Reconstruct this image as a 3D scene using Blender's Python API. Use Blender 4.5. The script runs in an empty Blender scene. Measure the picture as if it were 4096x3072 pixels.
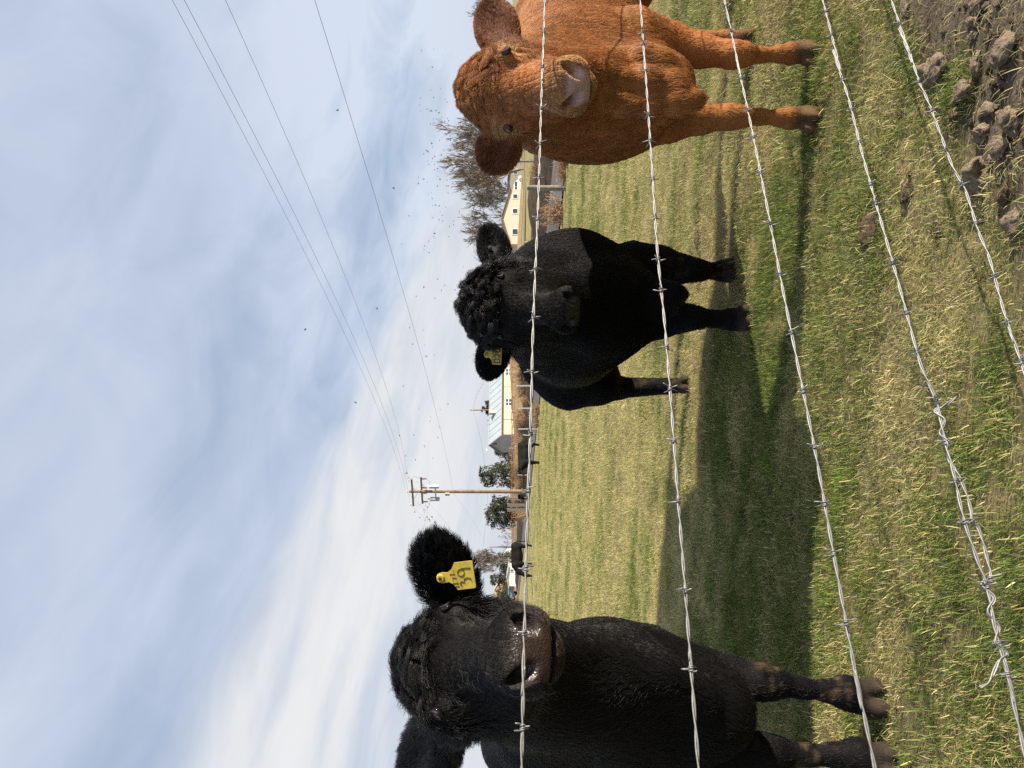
import bpy, bmesh, math
import numpy as np
from mathutils import Vector, Matrix
SKIP = set()
rng = np.random.default_rng(11)
scene = bpy.context.scene
col = scene.collection

# ------------------------------------------------------------------ camera
EYE = 1.2            # lens height over the pasture
FPX = 3000.0         # focal length in photograph pixels
cam_d = bpy.data.cameras.new('camera')
cam = bpy.data.objects.new('camera', cam_d)
col.objects.link(cam)
cam_d.sensor_fit = 'HORIZONTAL'
cam_d.sensor_width = 36.0
cam_d.lens = FPX / 4096 * 36.0
cam_d.clip_start = 0.05
cam_d.clip_end = 6000.0
# the phone was held on its side: picture-right is down, picture-up is to the right
cam.matrix_world = Matrix(((0, 1, 0, 0), (0, 0, -1, 0), (-1, 0, 0, EYE), (0, 0, 0, 1)))
scene.camera = cam

# ------------------------------------------------------------------ sun and sky
SUN_EL, SUN_BACK = math.radians(22), math.radians(14)   # elevation; how far behind the camera's right
to_sun = Vector((math.cos(SUN_EL) * math.cos(SUN_BACK), -math.cos(SUN_EL) * math.sin(SUN_BACK), math.sin(SUN_EL)))
sun_d = bpy.data.lights.new('sun', 'SUN')
sun_d.energy = 5.0
sun_d.angle = math.radians(0.55)
sun_d.color = (1.0, 0.90, 0.76)
sun = bpy.data.objects.new('sun', sun_d)
col.objects.link(sun)
sun.rotation_euler = to_sun.to_track_quat('Z', 'Y').to_euler()

def nodes_of(tree):
    tree.nodes.clear()
    return tree.nodes, tree.links

def N(nt, typ, props=None, **inp):
    n = nt.nodes.new(typ)
    for k, v in (props or {}).items():
        setattr(n, k, v)
    for k, v in inp.items():
        key = k.replace('_', ' ') if not k.startswith('i_') else int(k[2:])
        s = n.inputs[key]
        if isinstance(v, bpy.types.NodeSocket):
            nt.links.new(v, s)
        else:
            s.default_value = v
    return n

def M(nt, op, a, b=None, c=None, clamp=False):
    n = nt.nodes.new('ShaderNodeMath'); n.operation = op; n.use_clamp = clamp
    for i, v in enumerate((a, b, c)):
        if v is None: continue
        if isinstance(v, bpy.types.NodeSocket): nt.links.new(v, n.inputs[i])
        else: n.inputs[i].default_value = v
    return n.outputs[0]

def VM(nt, op, a, b=None):
    n = nt.nodes.new('ShaderNodeVectorMath'); n.operation = op
    for i, v in enumerate((a, b)):
        if v is None: continue
        if isinstance(v, bpy.types.NodeSocket): nt.links.new(v, n.inputs[i])
        else: n.inputs[i].default_value = v
    return n

def MIX(nt, fac, a, b, blend='MIX'):
    n = nt.nodes.new('ShaderNodeMix'); n.data_type = 'RGBA'; n.blend_type = blend
    for s, v in ((n.inputs[0], fac), (n.inputs[6], a), (n.inputs[7], b)):
        if isinstance(v, bpy.types.NodeSocket): nt.links.new(v, s)
        elif isinstance(v, (int, float)): s.default_value = v
        else: s.default_value = (v[0], v[1], v[2], 1)
    return n.outputs[2]

def RAMP(nt, fac, stops, interp='LINEAR'):
    n = nt.nodes.new('ShaderNodeValToRGB'); n.color_ramp.interpolation = interp
    cr = n.color_ramp
    while len(cr.elements) < len(stops): cr.elements.new(0.5)
    for e, (p, c) in zip(cr.elements, stops):
        e.position = p
        e.color = (c, c, c, 1) if isinstance(c, (int, float)) else (c[0], c[1], c[2], 1)
    nt.links.new(fac, n.inputs[0])
    return n.outputs[0]

def SMOOTH(nt, v, lo, hi):
    n = nt.nodes.new('ShaderNodeMapRange'); n.interpolation_type = 'SMOOTHSTEP'
    nt.links.new(v, n.inputs[0])
    n.inputs[1].default_value = lo; n.inputs[2].default_value = hi
    return n.outputs[0]

world = bpy.data.worlds.new('World')
scene.world = world
world.use_nodes = True
wt = world.node_tree
nodes_of(wt)
sky = N(wt, 'ShaderNodeTexSky', {'sky_type': 'NISHITA', 'sun_disc': False, 'sun_elevation': SUN_EL,
        'sun_rotation': math.atan2(to_sun.x, to_sun.y), 'altitude': 1100, 'air_density': 1.0, 'dust_density': 1.2, 'ozone_density': 1.2})
tc = N(wt, 'ShaderNodeTexCoord')
dirn = VM(wt, 'NORMALIZE', tc.outputs['Generated']).outputs[0]
sep = N(wt, 'ShaderNodeSeparateXYZ', Vector=dirn)
zc = M(wt, 'ADD', M(wt, 'MAXIMUM', sep.outputs[2], 0.0), 0.16)
pu = M(wt, 'DIVIDE', sep.outputs[0], zc)
pv = M(wt, 'DIVIDE', sep.outputs[1], zc)
plane = N(wt, 'ShaderNodeCombineXYZ', X=pu, Y=pv, Z=0.0).outputs[0]
# streaks drawn out along one wind direction
WIND = math.radians(52)
mp = N(wt, 'ShaderNodeMapping', {'vector_type': 'TEXTURE'}, Vector=plane, Rotation=(0, 0, WIND), Scale=(2.3, 0.75, 1), Location=(3.1, 0.4, 0)).outputs[0]
mp2 = N(wt, 'ShaderNodeMapping', {'vector_type': 'TEXTURE'}, Vector=plane, Rotation=(0, 0, WIND), Scale=(2.6, 1.5, 1), Location=(7.3, 2.2, 0)).outputs[0]
streak = N(wt, 'ShaderNodeTexNoise', Vector=mp, Scale=1.2, Detail=7.0, Roughness=0.5, Distortion=0.6).outputs[0]
broad = N(wt, 'ShaderNodeTexNoise', Vector=mp2, Scale=1.1, Detail=4.0, Roughness=0.5, Distortion=0.4).outputs[0]
ripple = N(wt, 'ShaderNodeTexNoise', Vector=mp2, Scale=5.0, Detail=6.0, Roughness=0.6, Distortion=0.8).outputs[0]
# the edge of the high cloud deck crosses the sky on a slant
edge_c = M(wt, 'ADD', M(wt, 'SUBTRACT', pv, M(wt, 'MULTIPLY', pu, 1.3)), M(wt, 'MULTIPLY', M(wt, 'SUBTRACT', streak, 0.5), 0.9))
deck = SMOOTH(wt, edge_c, 3.05, 2.45)               # 1 under the high thin deck overhead, 0 in the bright cloud beyond it
bright = M(wt, 'ADD', M(wt, 'ADD', M(wt, 'MULTIPLY', streak, 0.75), M(wt, 'MULTIPLY', broad, 0.45)), M(wt, 'MULTIPLY', M(wt, 'SUBTRACT', ripple, 0.3), 0.35))
c_low = SMOOTH(wt, bright, 0.40, 0.82)
up_ = SMOOTH(wt, sep.outputs[2], 0.30, 0.58)
dn_ = SMOOTH(wt, sep.outputs[2], 0.36, 0.10)
c_high = M(wt, 'ADD', SMOOTH(wt, M(wt, 'ADD', M(wt, 'MULTIPLY', broad, 0.8), M(wt, 'MULTIPLY', ripple, 0.22)), 0.34, 0.74), M(wt, 'ADD', M(wt, 'MULTIPLY', up_, 0.35), M(wt, 'MULTIPLY', M(wt, 'MULTIPLY', dn_, c_low), 0.75)), clamp=True)
CLOUD = (7.5, 7.55, 7.6); VEIL = (3.5, 4.45, 6.2)
blue = MIX(wt, 0.65, sky.outputs[0], VEIL)
high = MIX(wt, M(wt, 'MULTIPLY', c_high, 0.66), blue, (7.3, 7.8, 8.8))
low = MIX(wt, M(wt, 'ADD', M(wt, 'MULTIPLY', c_low, 0.65), 0.32, clamp=True), blue, CLOUD)
allsky = MIX(wt, deck, low, high)
hz = SMOOTH(wt, sep.outputs[2], 0.13, 0.0)
allsky = MIX(wt, M(wt, 'MULTIPLY', hz, 0.65), allsky, (5.6, 6.0, 6.8))
bg = N(wt, 'ShaderNodeBackground', Color=allsky, Strength=0.058)
wo = N(wt, 'ShaderNodeOutputWorld', Surface=bg.outputs[0])

vs = scene.view_settings
vs.view_transform = 'Standard'
vs.look = 'None'
vs.exposure = 0.98
vs.gamma = 1.0
vs.use_curve_mapping = False
scene.render.engine = 'CYCLES'
scene.cycles.max_bounces = 5
scene.cycles.diffuse_bounces = 2
scene.cycles.glossy_bounces = 2
scene.cycles.transparent_max_bounces = 12
scene.cycles.use_denoising = False
scene.cycles.use_adaptive_sampling = True
scene.cycles.adaptive_threshold = 0.012

# ------------------------------------------------------------------ small helpers
def at(px, py, Y):
    """point at depth Y that the photograph shows at full-size pixel (px, py)"""
    return np.array([(1536.0 - py) / FPX * Y, Y, EYE - (px - 2048.0) / FPX * Y])

def ground_at(px, py):
    Y = EYE * FPX / (px - 2048.0)
    return np.array([(1536.0 - py) / FPX * Y, Y, 0.0])

def tag(o, label=None, cat=None, group=None, kind=None):
    if label: o['label'] = label
    if cat: o['category'] = cat
    if group: o['group'] = group
    if kind: o['kind'] = kind
    return o

def empty(name, loc=(0, 0, 0), rz=0.0):
    o = bpy.data.objects.new(name, None)
    o.location = tuple(loc); o.rotation_euler = (0, 0, rz); o.empty_display_size = 0.1
    col.objects.link(o)
    return o

def mesh_obj(name, V, F, mat=None, parent=None, smooth=False):
    me = bpy.data.meshes.new(name)
    me.from_pydata([tuple(map(float, v)) for v in V], [], [tuple(map(int, f)) for f in F])
    if mat: me.materials.append(mat)
    if smooth: me.polygons.foreach_set('use_smooth', np.ones(len(me.polygons), bool))
    o = bpy.data.objects.new(name, me)
    col.objects.link(o)
    if parent: o.parent = parent
    return o

def mesh_np(name, V, F, mat=None, parent=None, smooth=True):
    """fast path: V (n,3) float, F (m,k) int"""
    V = np.asarray(V, np.float32); F = np.asarray(F, np.int32)
    me = bpy.data.meshes.new(name)
    k = F.shape[1]
    me.vertices.add(len(V)); me.vertices.foreach_set('co', V.ravel())
    me.loops.add(F.size); me.loops.foreach_set('vertex_index', F.ravel())
    me.polygons.add(len(F)); me.polygons.foreach_set('loop_start', np.arange(0, F.size, k, dtype=np.int32))
    me.update(calc_edges=True)
    me.polygons.foreach_set('use_smooth', np.full(len(F), smooth))
    if mat: me.materials.append(mat)
    o = bpy.data.objects.new(name, me)
    col.objects.link(o)
    if parent: o.parent = parent
    return o

class MB:
    """collects simple solids and links them as one mesh"""
    def __init__(s): s.V = []; s.F = []
    def add(s, V, F):
        b = len(s.V); s.V += [tuple(map(float, v)) for v in V]; s.F += [tuple(b + i for i in f) for f in F]; return s
    def box(s, c, size, ax=None):
        hx, hy, hz = [v / 2 for v in size]
        c = np.array(c, float)
        X, Y, Z = (np.eye(3) if ax is None else [np.array(a, float) for a in ax])
        P = [c + X * hx * i + Y * hy * j + Z * hz * k for i in (-1, 1) for j in (-1, 1) for k in (-1, 1)]
        return s.add(P, [(0, 1, 3, 2), (4, 6, 7, 5), (0, 4, 5, 1), (2, 3, 7, 6), (0, 2, 6, 4), (1, 5, 7, 3)])
    def tube(s, pts, radii, n=6, cap=True):
        pts = [np.array(p, float) for p in pts]
        if isinstance(radii, (int, float)): radii = [radii] * len(pts)
        T = [pts[min(i + 1, len(pts) - 1)] - pts[max(i - 1, 0)] for i in range(len(pts))]
        T = [t / (np.linalg.norm(t) + 1e-9) for t in T]
        u = np.cross(T[0], [0.12, 0.31, 0.94]); u /= np.linalg.norm(u) + 1e-9
        P = []
        for p, t, r in zip(pts, T, radii):
            u = u - t * np.dot(u, t); u /= np.linalg.norm(u) + 1e-9
            w = np.cross(t, u)
            P += [p + r * (u * math.cos(2 * math.pi * k / n) + w * math.sin(2 * math.pi * k / n)) for k in range(n)]
        F = []
        for i in range(len(pts) - 1):
            for k in range(n):
                F.append((i * n + k, i * n + (k + 1) % n, (i + 1) * n + (k + 1) % n, (i + 1) * n + k))
        if cap:
            F.append(tuple(range(n - 1, -1, -1))); F.append(tuple(range((len(pts) - 1) * n, len(pts) * n)))
        return s.add(P, F)
    def quad(s, a, b, c, d): return s.add([a, b, c, d], [(0, 1, 2, 3)])
    def build(s, name, mat, parent=None, smooth=False):
        return mesh_obj(name, s.V, s.F, mat, parent, smooth)

def rot_local(o, parent_loc):
    pass

def principled(name, color=(0.5, 0.5, 0.5), rough=0.6, spec=0.4, metal=0.0, noise=0.0, nscale=20.0, bump=0.0, bscale=40.0, coat=0.0):
    m = bpy.data.materials.new(name); m.use_nodes = True
    nt = m.node_tree; nodes_of(nt)
    b = N(nt, 'ShaderNodeBsdfPrincipled', Roughness=rough, Metallic=metal)
    b.inputs['Specular IOR Level'].default_value = spec
    b.inputs['Coat Weight'].default_value = coat
    b.inputs['Base Color'].default_value = (*color, 1)
    if noise or bump:
        t = N(nt, 'ShaderNodeTexCoord')
    if noise:
        n1 = N(nt, 'ShaderNodeTexNoise', Vector=t.outputs['Object'], Scale=nscale, Detail=6.0, Roughness=0.65).outputs[0]
        lo = tuple(c * (1 - noise) for c in color); hi = tuple(min(1, c * (1 + noise)) for c in color)
        nt.links.new(RAMP(nt, n1, [(0.3, lo), (0.7, hi)]), b.inputs['Base Color'])
    if bump:
        n2 = N(nt, 'ShaderNodeTexNoise', Vector=t.outputs['Object'], Scale=bscale, Detail=5.0, Roughness=0.6).outputs[0]
        bp = N(nt, 'ShaderNodeBump', Strength=bump, Distance=0.02, Height=n2)
        nt.links.new(bp.outputs[0], b.inputs['Normal'])
    N(nt, 'ShaderNodeOutputMaterial', Surface=b.outputs[0])
    return m

def sines(P, scale, seed, n=5):
    """cheap smooth vector noise in [-1,1]^3 at points P (m,3)"""
    r = np.random.default_rng(seed)
    out = np.zeros((len(P), 3))
    for i in range(n):
        k = r.normal(size=(3, 3)); k *= (scale * (0.6 + 0.5 * i)) / np.linalg.norm(k, axis=1, keepdims=True)
        ph = r.uniform(0, 6.28, 3)
        out += np.sin(P @ k.T + ph) / (1 + 0.5 * i)
    return out / 2.6
# ------------------------------------------------------------------ implicit animal bodies
def unit(v):
    v = np.asarray(v, float); return v / (np.linalg.norm(v) + 1e-12)

class Body:
    def __init__(s): s.p = []
    def cone(s, a, ra, b, rb, k=0.04, flow=None, tg='body', flat=None, op=1):
        a = np.asarray(a, float); b = np.asarray(b, float)
        s.p.append(dict(t='c', a=a, b=b, ra=ra, rb=rb, k=k, flow=unit(flow if flow is not None else b - a), tag=tg, flat=flat, op=op,
                        lo=np.minimum(a - ra, b - rb), hi=np.maximum(a + ra, b + rb)))
    def ell(s, c, rad, R=None, k=0.04, flow=(0, 0, -1), tg='body', op=1):
        c = np.asarray(c, float); rad = np.asarray(rad, float)
        R = np.eye(3) if R is None else np.array([unit(v) for v in R])
        ext = np.sqrt(((R * rad[:, None]) ** 2).sum(0))
        s.p.append(dict(t='e', c=c, rad=rad, R=R, k=k, flow=unit(flow), tag=tg, op=op, lo=c - ext, hi=c + ext))
    def chain(s, pts, k=0.04, tg='body', flow=None):
        for (p, r), (q, r2) in zip(pts[:-1], pts[1:]):
            s.cone(p, r, q, r2, k, flow=flow, tg=tg)
    @staticmethod
    def dist(p, X, Y, Z):
        if p['t'] == 'c':
            a, b = p['a'], p['b']; ba = b - a; L2 = float(ba @ ba) + 1e-12
            x, y, z = X - a[0], Y - a[1], Z - a[2]
            t = np.clip((x * ba[0] + y * ba[1] + z * ba[2]) / L2, 0, 1)
            x = x - t * ba[0]; y = y - t * ba[1]; z = z - t * ba[2]
            if p['flat'] is not None:
                w, f = p['flat']
                d = (x * w[0] + y * w[1] + z * w[2]) * (f - 1)
                x = x + d * w[0]; y = y + d * w[1]; z = z + d * w[2]
            return np.sqrt(x * x + y * y + z * z) - (p['ra'] + t * (p['rb'] - p['ra']))
        c, r, R = p['c'], p['rad'], p['R']
        x, y, z = X - c[0], Y - c[1], Z - c[2]
        u = (x * R[0, 0] + y * R[0, 1] + z * R[0, 2]) / r[0]
        v = (x * R[1, 0] + y * R[1, 1] + z * R[1, 2]) / r[1]
        w = (x * R[2, 0] + y * R[2, 1] + z * R[2, 2]) / r[2]
        k0 = np.sqrt(u * u + v * v + w * w)
        k1 = np.sqrt((u / r[0]) ** 2 + (v / r[1]) ** 2 + (w / r[2]) ** 2) + 1e-9
        return k0 * (k0 - 1.0) / k1
    def field(s, xs, ys, zs):
        D = np.full((len(xs), len(ys), len(zs)), 0.5, np.float32)
        for p in s.p:
            m = 0.05 + 1.5 * p['k']
            i0, i1 = np.searchsorted(xs, [p['lo'][0] - m, p['hi'][0] + m])
            j0, j1 = np.searchsorted(ys, [p['lo'][1] - m, p['hi'][1] + m])
            k0, k1 = np.searchsorted(zs, [p['lo'][2] - m, p['hi'][2] + m])
            if i0 >= i1 or j0 >= j1 or k0 >= k1: continue
            d = s.dist(p, xs[i0:i1, None, None], ys[None, j0:j1, None], zs[None, None, k0:k1]).astype(np.float32)
            B = D[i0:i1, j0:j1, k0:k1]; k = p['k']
            if p['op'] > 0:
                h = np.clip(0.5 + 0.5 * (B - d) / k, 0, 1)
                D[i0:i1, j0:j1, k0:k1] = B * (1 - h) + d * h - k * h * (1 - h)
            else:
                h = np.clip(0.5 - 0.5 * (B + d) / k, 0, 1)
                D[i0:i1, j0:j1, k0:k1] = B * (1 - h) - d * h + k * h * (1 - h)
        return D
    def weights(s, P, width=0.025):
        """soft ownership of each point by the additive prims -> (m, n) weights, list of prims"""
        add = [p for p in s.p if p['op'] > 0]
        D = np.stack([s.dist(p, P[:, 0], P[:, 1], P[:, 2]) for p in add], 1)
        D -= D.min(1, keepdims=True)
        W = np.exp(-D / width); W /= W.sum(1, keepdims=True)
        return W, add

def spaced(lo, hi, f0, f1, fine, coarse):
    """grid coordinates from lo to hi, fine between f0 and f1"""
    out = []; x = lo
    while x < hi:
        out.append(x)
        d = max(f0 - x, x - f1, 0.0)
        x += min(coarse, fine + 0.12 * d)
    return np.array(out + [hi])

def surface_nets(D, xs, ys, zs):
    S = D < 0
    nx, ny, nz = [n - 1 for n in S.shape]
    c = np.zeros((nx, ny, nz), np.int8)
    for i in (0, 1):
        for j in (0, 1):
            for k in (0, 1):
                c += S[i:nx + i, j:ny + j, k:nz + k]
    act = (c > 0) & (c < 8)
    I, J, K = np.nonzero(act)
    idx = np.full(act.shape, -1, np.int64); idx[I, J, K] = np.arange(len(I))
    acc = np.zeros((len(I), 3)); cnt = np.zeros(len(I))
    crd = (xs, ys, zs)
    def corner(o):
        return D[I + o[0], J + o[1], K + o[2]].astype(float), np.stack([xs[I + o[0]], ys[J + o[1]], zs[K + o[2]]], 1)
    cs = [(i, j, k) for i in (0, 1) for j in (0, 1) for k in (0, 1)]
    val = {o: corner(o) for o in cs}
    for o in cs:
        for ax in range(3):
            if o[ax]: continue
            q = list(o); q[ax] = 1; q = tuple(q)
            d0, p0 = val[o]; d1, p1 = val[q]
            m = (d0 < 0) != (d1 < 0)
            t = np.where(m, d0 / np.where(m, d0 - d1, 1), 0)
            acc += np.where(m[:, None], p0 + t[:, None] * (p1 - p0), 0); cnt += m
    V = acc / cnt[:, None]
    F = []
    for ax in range(3):
        a, b = [(1, 2), (2, 0), (0, 1)][ax]
        sl0 = [slice(None)] * 3; sl1 = [slice(None)] * 3
        sl0[ax] = slice(0, -1); sl1[ax] = slice(1, None)
        s0, s1 = S[tuple(sl0)], S[tuple(sl1)]
        E = np.stack(np.nonzero(s0 != s1), 1)
        ok = np.ones(len(E), bool)
        for o in (a, b):
            ok &= (E[:, o] > 0) & (E[:, o] < S.shape[o] - 1)
        E = E[ok]
        inside = s0[E[:, 0], E[:, 1], E[:, 2]]
        q = []
        for da, db in ((0, 0), (1, 0), (1, 1), (0, 1)):
            c2 = E.copy(); c2[:, a] -= da; c2[:, b] -= db
            q.append(idx[c2[:, 0], c2[:, 1], c2[:, 2]])
        q = np.stack(q, 1)
        q[~inside] = q[~inside][:, ::-1]
        F.append(q)
    F = np.concatenate(F)
    return V, F

class Head:
    def __init__(s, P, Mz, roll=0.0, right=None):
        s.eyes = []
        s.P = np.asarray(P, float); d = np.asarray(Mz, float) - s.P
        s.s = np.linalg.norm(d) / 0.5
        a = unit(d)
        r = unit(np.cross(a, [0, 0, 1.0])); 
        if r[0] < 0: r = -r
        if right is not None: r = unit(np.asarray(right, float) - a * (a @ np.asarray(right, float)))
        n = np.cross(a, r)
        c_, s_ = math.cos(roll), math.sin(roll)
        r, n = r * c_ + n * s_, n * c_ - r * s_      # roll about the face axis = head turned to one side
        s.a, s.r, s.n = a, r, n
    def __call__(s, x, y, z):
        return s.P + s.s * (x * s.r + y * s.a + z * s.n)
    def v(s, x, y, z): return x * s.r + y * s.a + z * s.n
    def local(s, Q):
        q = (Q - s.P) / s.s
        return np.stack([q @ s.r, q @ s.a, q @ s.n], 1)
    def frame(s): return [s.r, s.a, s.n]

def add_head(B, H, wide=1.0, broad=1.0, ea=.187, pk=1.0, ow=1.0):
    H.ea = ea; H.w = wide
    S = H.s; fr = H.frame()
    def E(c, r, k=0.03, flow=(0, 1, 0), tg='face', op=1, R=None):
        B.ell(H(*c), np.array(r) * S, R or fr, k * S, H.v(*flow), tg, op)
    def C(a, ra, b, rb, k=0.03, flow=None, tg='face', flat=None):
        B.cone(H(*a), ra * S, H(*b), rb * S, k * S, H.v(*flow) if flow else None, tg, flat)
    w = wide
    E((0, .105, -.095), (.090 * w, .095, .085), .03, (0, 1, .2), 'crown')
    E((0, .040, -.075), (.052 * w * pk, .048, .055), .03, (0, 1, .3), 'crown')
    E((0, .165, -.060), (.090 * w, .105, .050), .03, (0, 1, .1), 'crown')
    for sx in (-1, 1):
        E((sx * .082 * w * ow, ea, -.075), (.036, .05, .050), .03, (sx * .4, 1, 0), 'eye')
        E((sx * .080 * w * ow, ea - .040, -.046), (.036, .036, .030), .022, (sx * .5, 1, 0), 'eye')
        E((sx * .058 * w, .21, -.165), (.040, .115, .085), .04, (sx * .1, .3, -1), 'cheek')
        C((sx * .050 * w, .17, -.225), .032, (sx * .02, .42, -.150), .028, .04, (0, -.8, -.4), 'cheek')
        E((sx * .044 * broad, .448, -.070), (.036, .042, .042), .022, (sx * .3, 1, -.2), 'muzzle')
        E((sx * .052 * broad, .440, -.105), (.032, .045, .035), .025, (sx * .3, 1, -.4), 'muzzle')
    C((0, .17, -.075), .066, (0, .40, -.062), .049, .04, (0, 1, 0), 'face')
    C((0, .18, -.145), .078, (0, .41, -.100), .050, .05, (0, .5, -.8), 'cheek')
    E((0, .445, -.078), (.066 * broad, .052, .056), .03, (0, 1, 0), 'muzzle')
    E((0, .462, -.108), (.058 * broad, .030, .026), .02, (0, 1, -.3), 'muzzle')
    E((0, .432, -.150), (.048 * broad, .047, .030), .018, (0, .2, -1), 'chin')
    for sx in (-1, 1):      # hollow between nose bridge and cheek
        B.ell(H(sx * .107, .325, -.070), np.array((.030, .080, .040)) * S, fr, .05 * S, op=-1)
    # mouth line
    B.ell(H(0, .478, -.130), np.array((.085, .050, .0045)) * S, [H.r, unit(H.a + .12 * H.n), unit(H.n - .12 * H.a)], .006 * S, op=-1)
    for sx in (-1, 1):
        R = [unit(H.v(sx * .75, .1, .55)), unit(H.v(sx * .35, 1, -.15)), None]
        R[2] = np.cross(R[0], R[1])
        B.ell(H(sx * .044 * broad, .487, -.063), np.array((.026, .034, .0155)) * S, R, .010 * S, op=-1)
        B.ell(H(sx * .058 * broad, .478, -.046), np.array((.018, .018, .007)) * S, R, .008 * S, op=-1)

def add_ear(B, base, tip, opening, width=0.065, cup=0.024, tg='ear'):
    base = np.asarray(base, float); tip = np.asarray(tip, float)
    e = unit(tip - base); L = np.linalg.norm(tip - base)
    o = unit(opening - e * (e @ np.asarray(opening))); w = np.cross(e, o)
    B.cone(base - e * .03, .045, base + e * L * .25, .036, .03, e, tg, flat=(o, 1.3))
    B.ell(base + e * L * .56, (L * .46, width, .034), [e, w, o], .02, e, tg)
    B.ell(base + e * L * .58 + o * .042, (L * .42, width * .80, .040), [e, w, o], .008, op=-1)
    return e, w, o

def hoof(B, fet, foot, f, r=0.046):
    """two claws: from the fetlock joint down to the ground, toes to f"""
    f = unit(f); s_ = np.cross(f, [0, 0, 1.0])
    fet = np.asarray(fet, float); foot = np.asarray(foot, float) - [0, 0, .018]
    B.cone(fet, r, foot + [0, 0, .075], r * .92, .02, (0, 0, -1), 'leg')
    for q in (-1, 1):
        B.ell(foot + f * .025 + s_ * q * r * .55 + [0, 0, .040], (.062, r * .60, .045), [unit(f - [0, 0, .25]), s_, np.cross(unit(f - [0, 0, .25]), s_)], .008, (0, 0, -1), 'hoof')
        B.ell(fet - f * r * .9 + s_ * q * r * .5 - [0, 0, .03], (.016, .014, .02), None, .01, (0, 0, -1), 'hoof')

# ------------------------------------------------------------------ hair
def strands_object(name, roots, nrm, flow, length, lift, mat, parent, npts=6, curl=None, wave=0.0, clump=0.5, cell=0.02, r0=0.0006, colr=None, seed=1, droop=0.0, curl_r=0.35, turns=1.6, lock_lift=0.0, tone=0.22):
    r = np.random.default_rng(seed)
    m = len(roots)
    tang = flow - nrm * (flow * nrm).sum(1, keepdims=True)
    tang /= np.linalg.norm(tang, axis=1, keepdims=True) + 1e-9
    side = np.cross(nrm, tang)
    lift = np.broadcast_to(lift, (m,))[:, None] * np.exp(r.normal(0, .2, (m, 1)))
    lift = lift + lock_lift * sines(roots, 55.0, seed + 17)[:, :1]
    tt = np.linspace(0, 1, npts)
    L = length[:, None]
    pts = np.zeros((m, npts, 3))
    pos = roots.copy(); pts[:, 0] = pos - nrm * 0.002
    for i in range(1, npts):
        u = tt[i]
        li = lift * (1.25 - 0.9 * u)
        d = tang * np.cos(li) + nrm * np.sin(li)
        d[:, 2] -= droop * u
        pos = pos + d * L / (npts - 1)
        pts[:, i] = pos
    # locks: neighbours share a cell and lean together
    cellv = np.broadcast_to(np.asarray(cell, float), (m,))[:, None]
    jit = sines(roots, 30.0, seed + 7) * 0.5
    key = np.floor(roots / cellv + jit).astype(np.int64)
    h = (key[:, 0] * 73856093) ^ (key[:, 1] * 19349663) ^ (key[:, 2] * 83492791)
    _, inv = np.unique(h, return_inverse=True)
    nc = inv.max() + 1
    cnt = np.bincount(inv, minlength=nc).astype(float)
    mean_tip = np.stack([np.bincount(inv, pts[:, -1, k], nc) / cnt for k in range(3)], 1)
    rc = np.random.default_rng(seed + 3)
    ca = rc.uniform(-1, 1, nc); cb = rc.uniform(0, 6.28, nc); cg = rc.uniform(0.7, 1.3, nc)
    bend = (ca[inv] * 0.28 + r.normal(0, 0.12, m))[:, None]
    clump_ = np.broadcast_to(clump, (m,))[:, None]
    for i in range(1, npts):
        u = tt[i]
        pts[:, i] += side * bend * L * u * u * 0.55
        tgt = mean_tip[inv] * u + roots * (1 - u) * 0.5 + pts[:, i] * (1 - u) * 0.5
        pts[:, i] += (mean_tip[inv] - pts[:, -1]) * (u ** 1.5) * clump_ * 0.8
    if wave:
        for i in range(1, npts):
            u = tt[i]
            pts[:, i] += side * (np.sin(u * 7.0 * cg[inv] + cb[inv]) - np.sin(cb[inv]))[:, None] * L * wave * u
    if curl is not None:
        c_ = np.broadcast_to(curl, (m,))[:, None]
        for i in range(1, npts):
            u = tt[i]
            ph = (cb[inv] + u * turns * 6.28 * cg[inv] * np.sign(ca[inv]))[:, None]
            ph0 = cb[inv][:, None]
            rad = L * curl_r * cg[inv][:, None]
            pts[:, i] += c_ * ((np.cos(ph) - np.cos(ph0)) * side + (np.sin(ph) - np.sin(ph0)) * (nrm * 0.7 + tang * 0.7)) * rad * min(1, u * 2.0)
    hc = bpy.data.hair_curves.new(name)
    hc.add_curves([npts] * m)
    hc.attributes['position'].data.foreach_set('vector', pts.astype(np.float32).ravel())
    ra = hc.attributes.get('radius') or hc.attributes.new('radius', 'FLOAT', 'POINT')
    rad = (r0 * (1 - 0.8 * tt ** 1.5))[None, :] * r.uniform(0.7, 1.25, m)[:, None]
    ra.data.foreach_set('value', rad.astype(np.float32).ravel())
    if colr is not None:
        ca_ = hc.attributes.new('hcol', 'FLOAT_COLOR', 'CURVE')
        v = np.ones((m, 4), np.float32)
        v[:, :3] = colr * (np.exp(r.normal(0, 0.08, m)) * np.exp(tone * ca[inv]))[:, None]
        ca_.data.foreach_set('color', v.ravel())
    hc.materials.append(mat)
    o = bpy.data.objects.new(name, hc)
    col.objects.link(o); o.parent = parent
    return o

def coat_material(name, rough=0.45, spec=0.35, sheen=0.0):
    m = bpy.data.materials.new(name); m.use_nodes = True
    nt = m.node_tree; nodes_of(nt)
    a = N(nt, 'ShaderNodeAttribute', {'attribute_name': 'hcol'})
    b = N(nt, 'ShaderNodeBsdfPrincipled', Base_Color=a.outputs['Color'], Roughness=rough)
    b.inputs['Specular IOR Level'].default_value = spec
    N(nt, 'ShaderNodeOutputMaterial', Surface=b.outputs[0])
    return m

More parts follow.
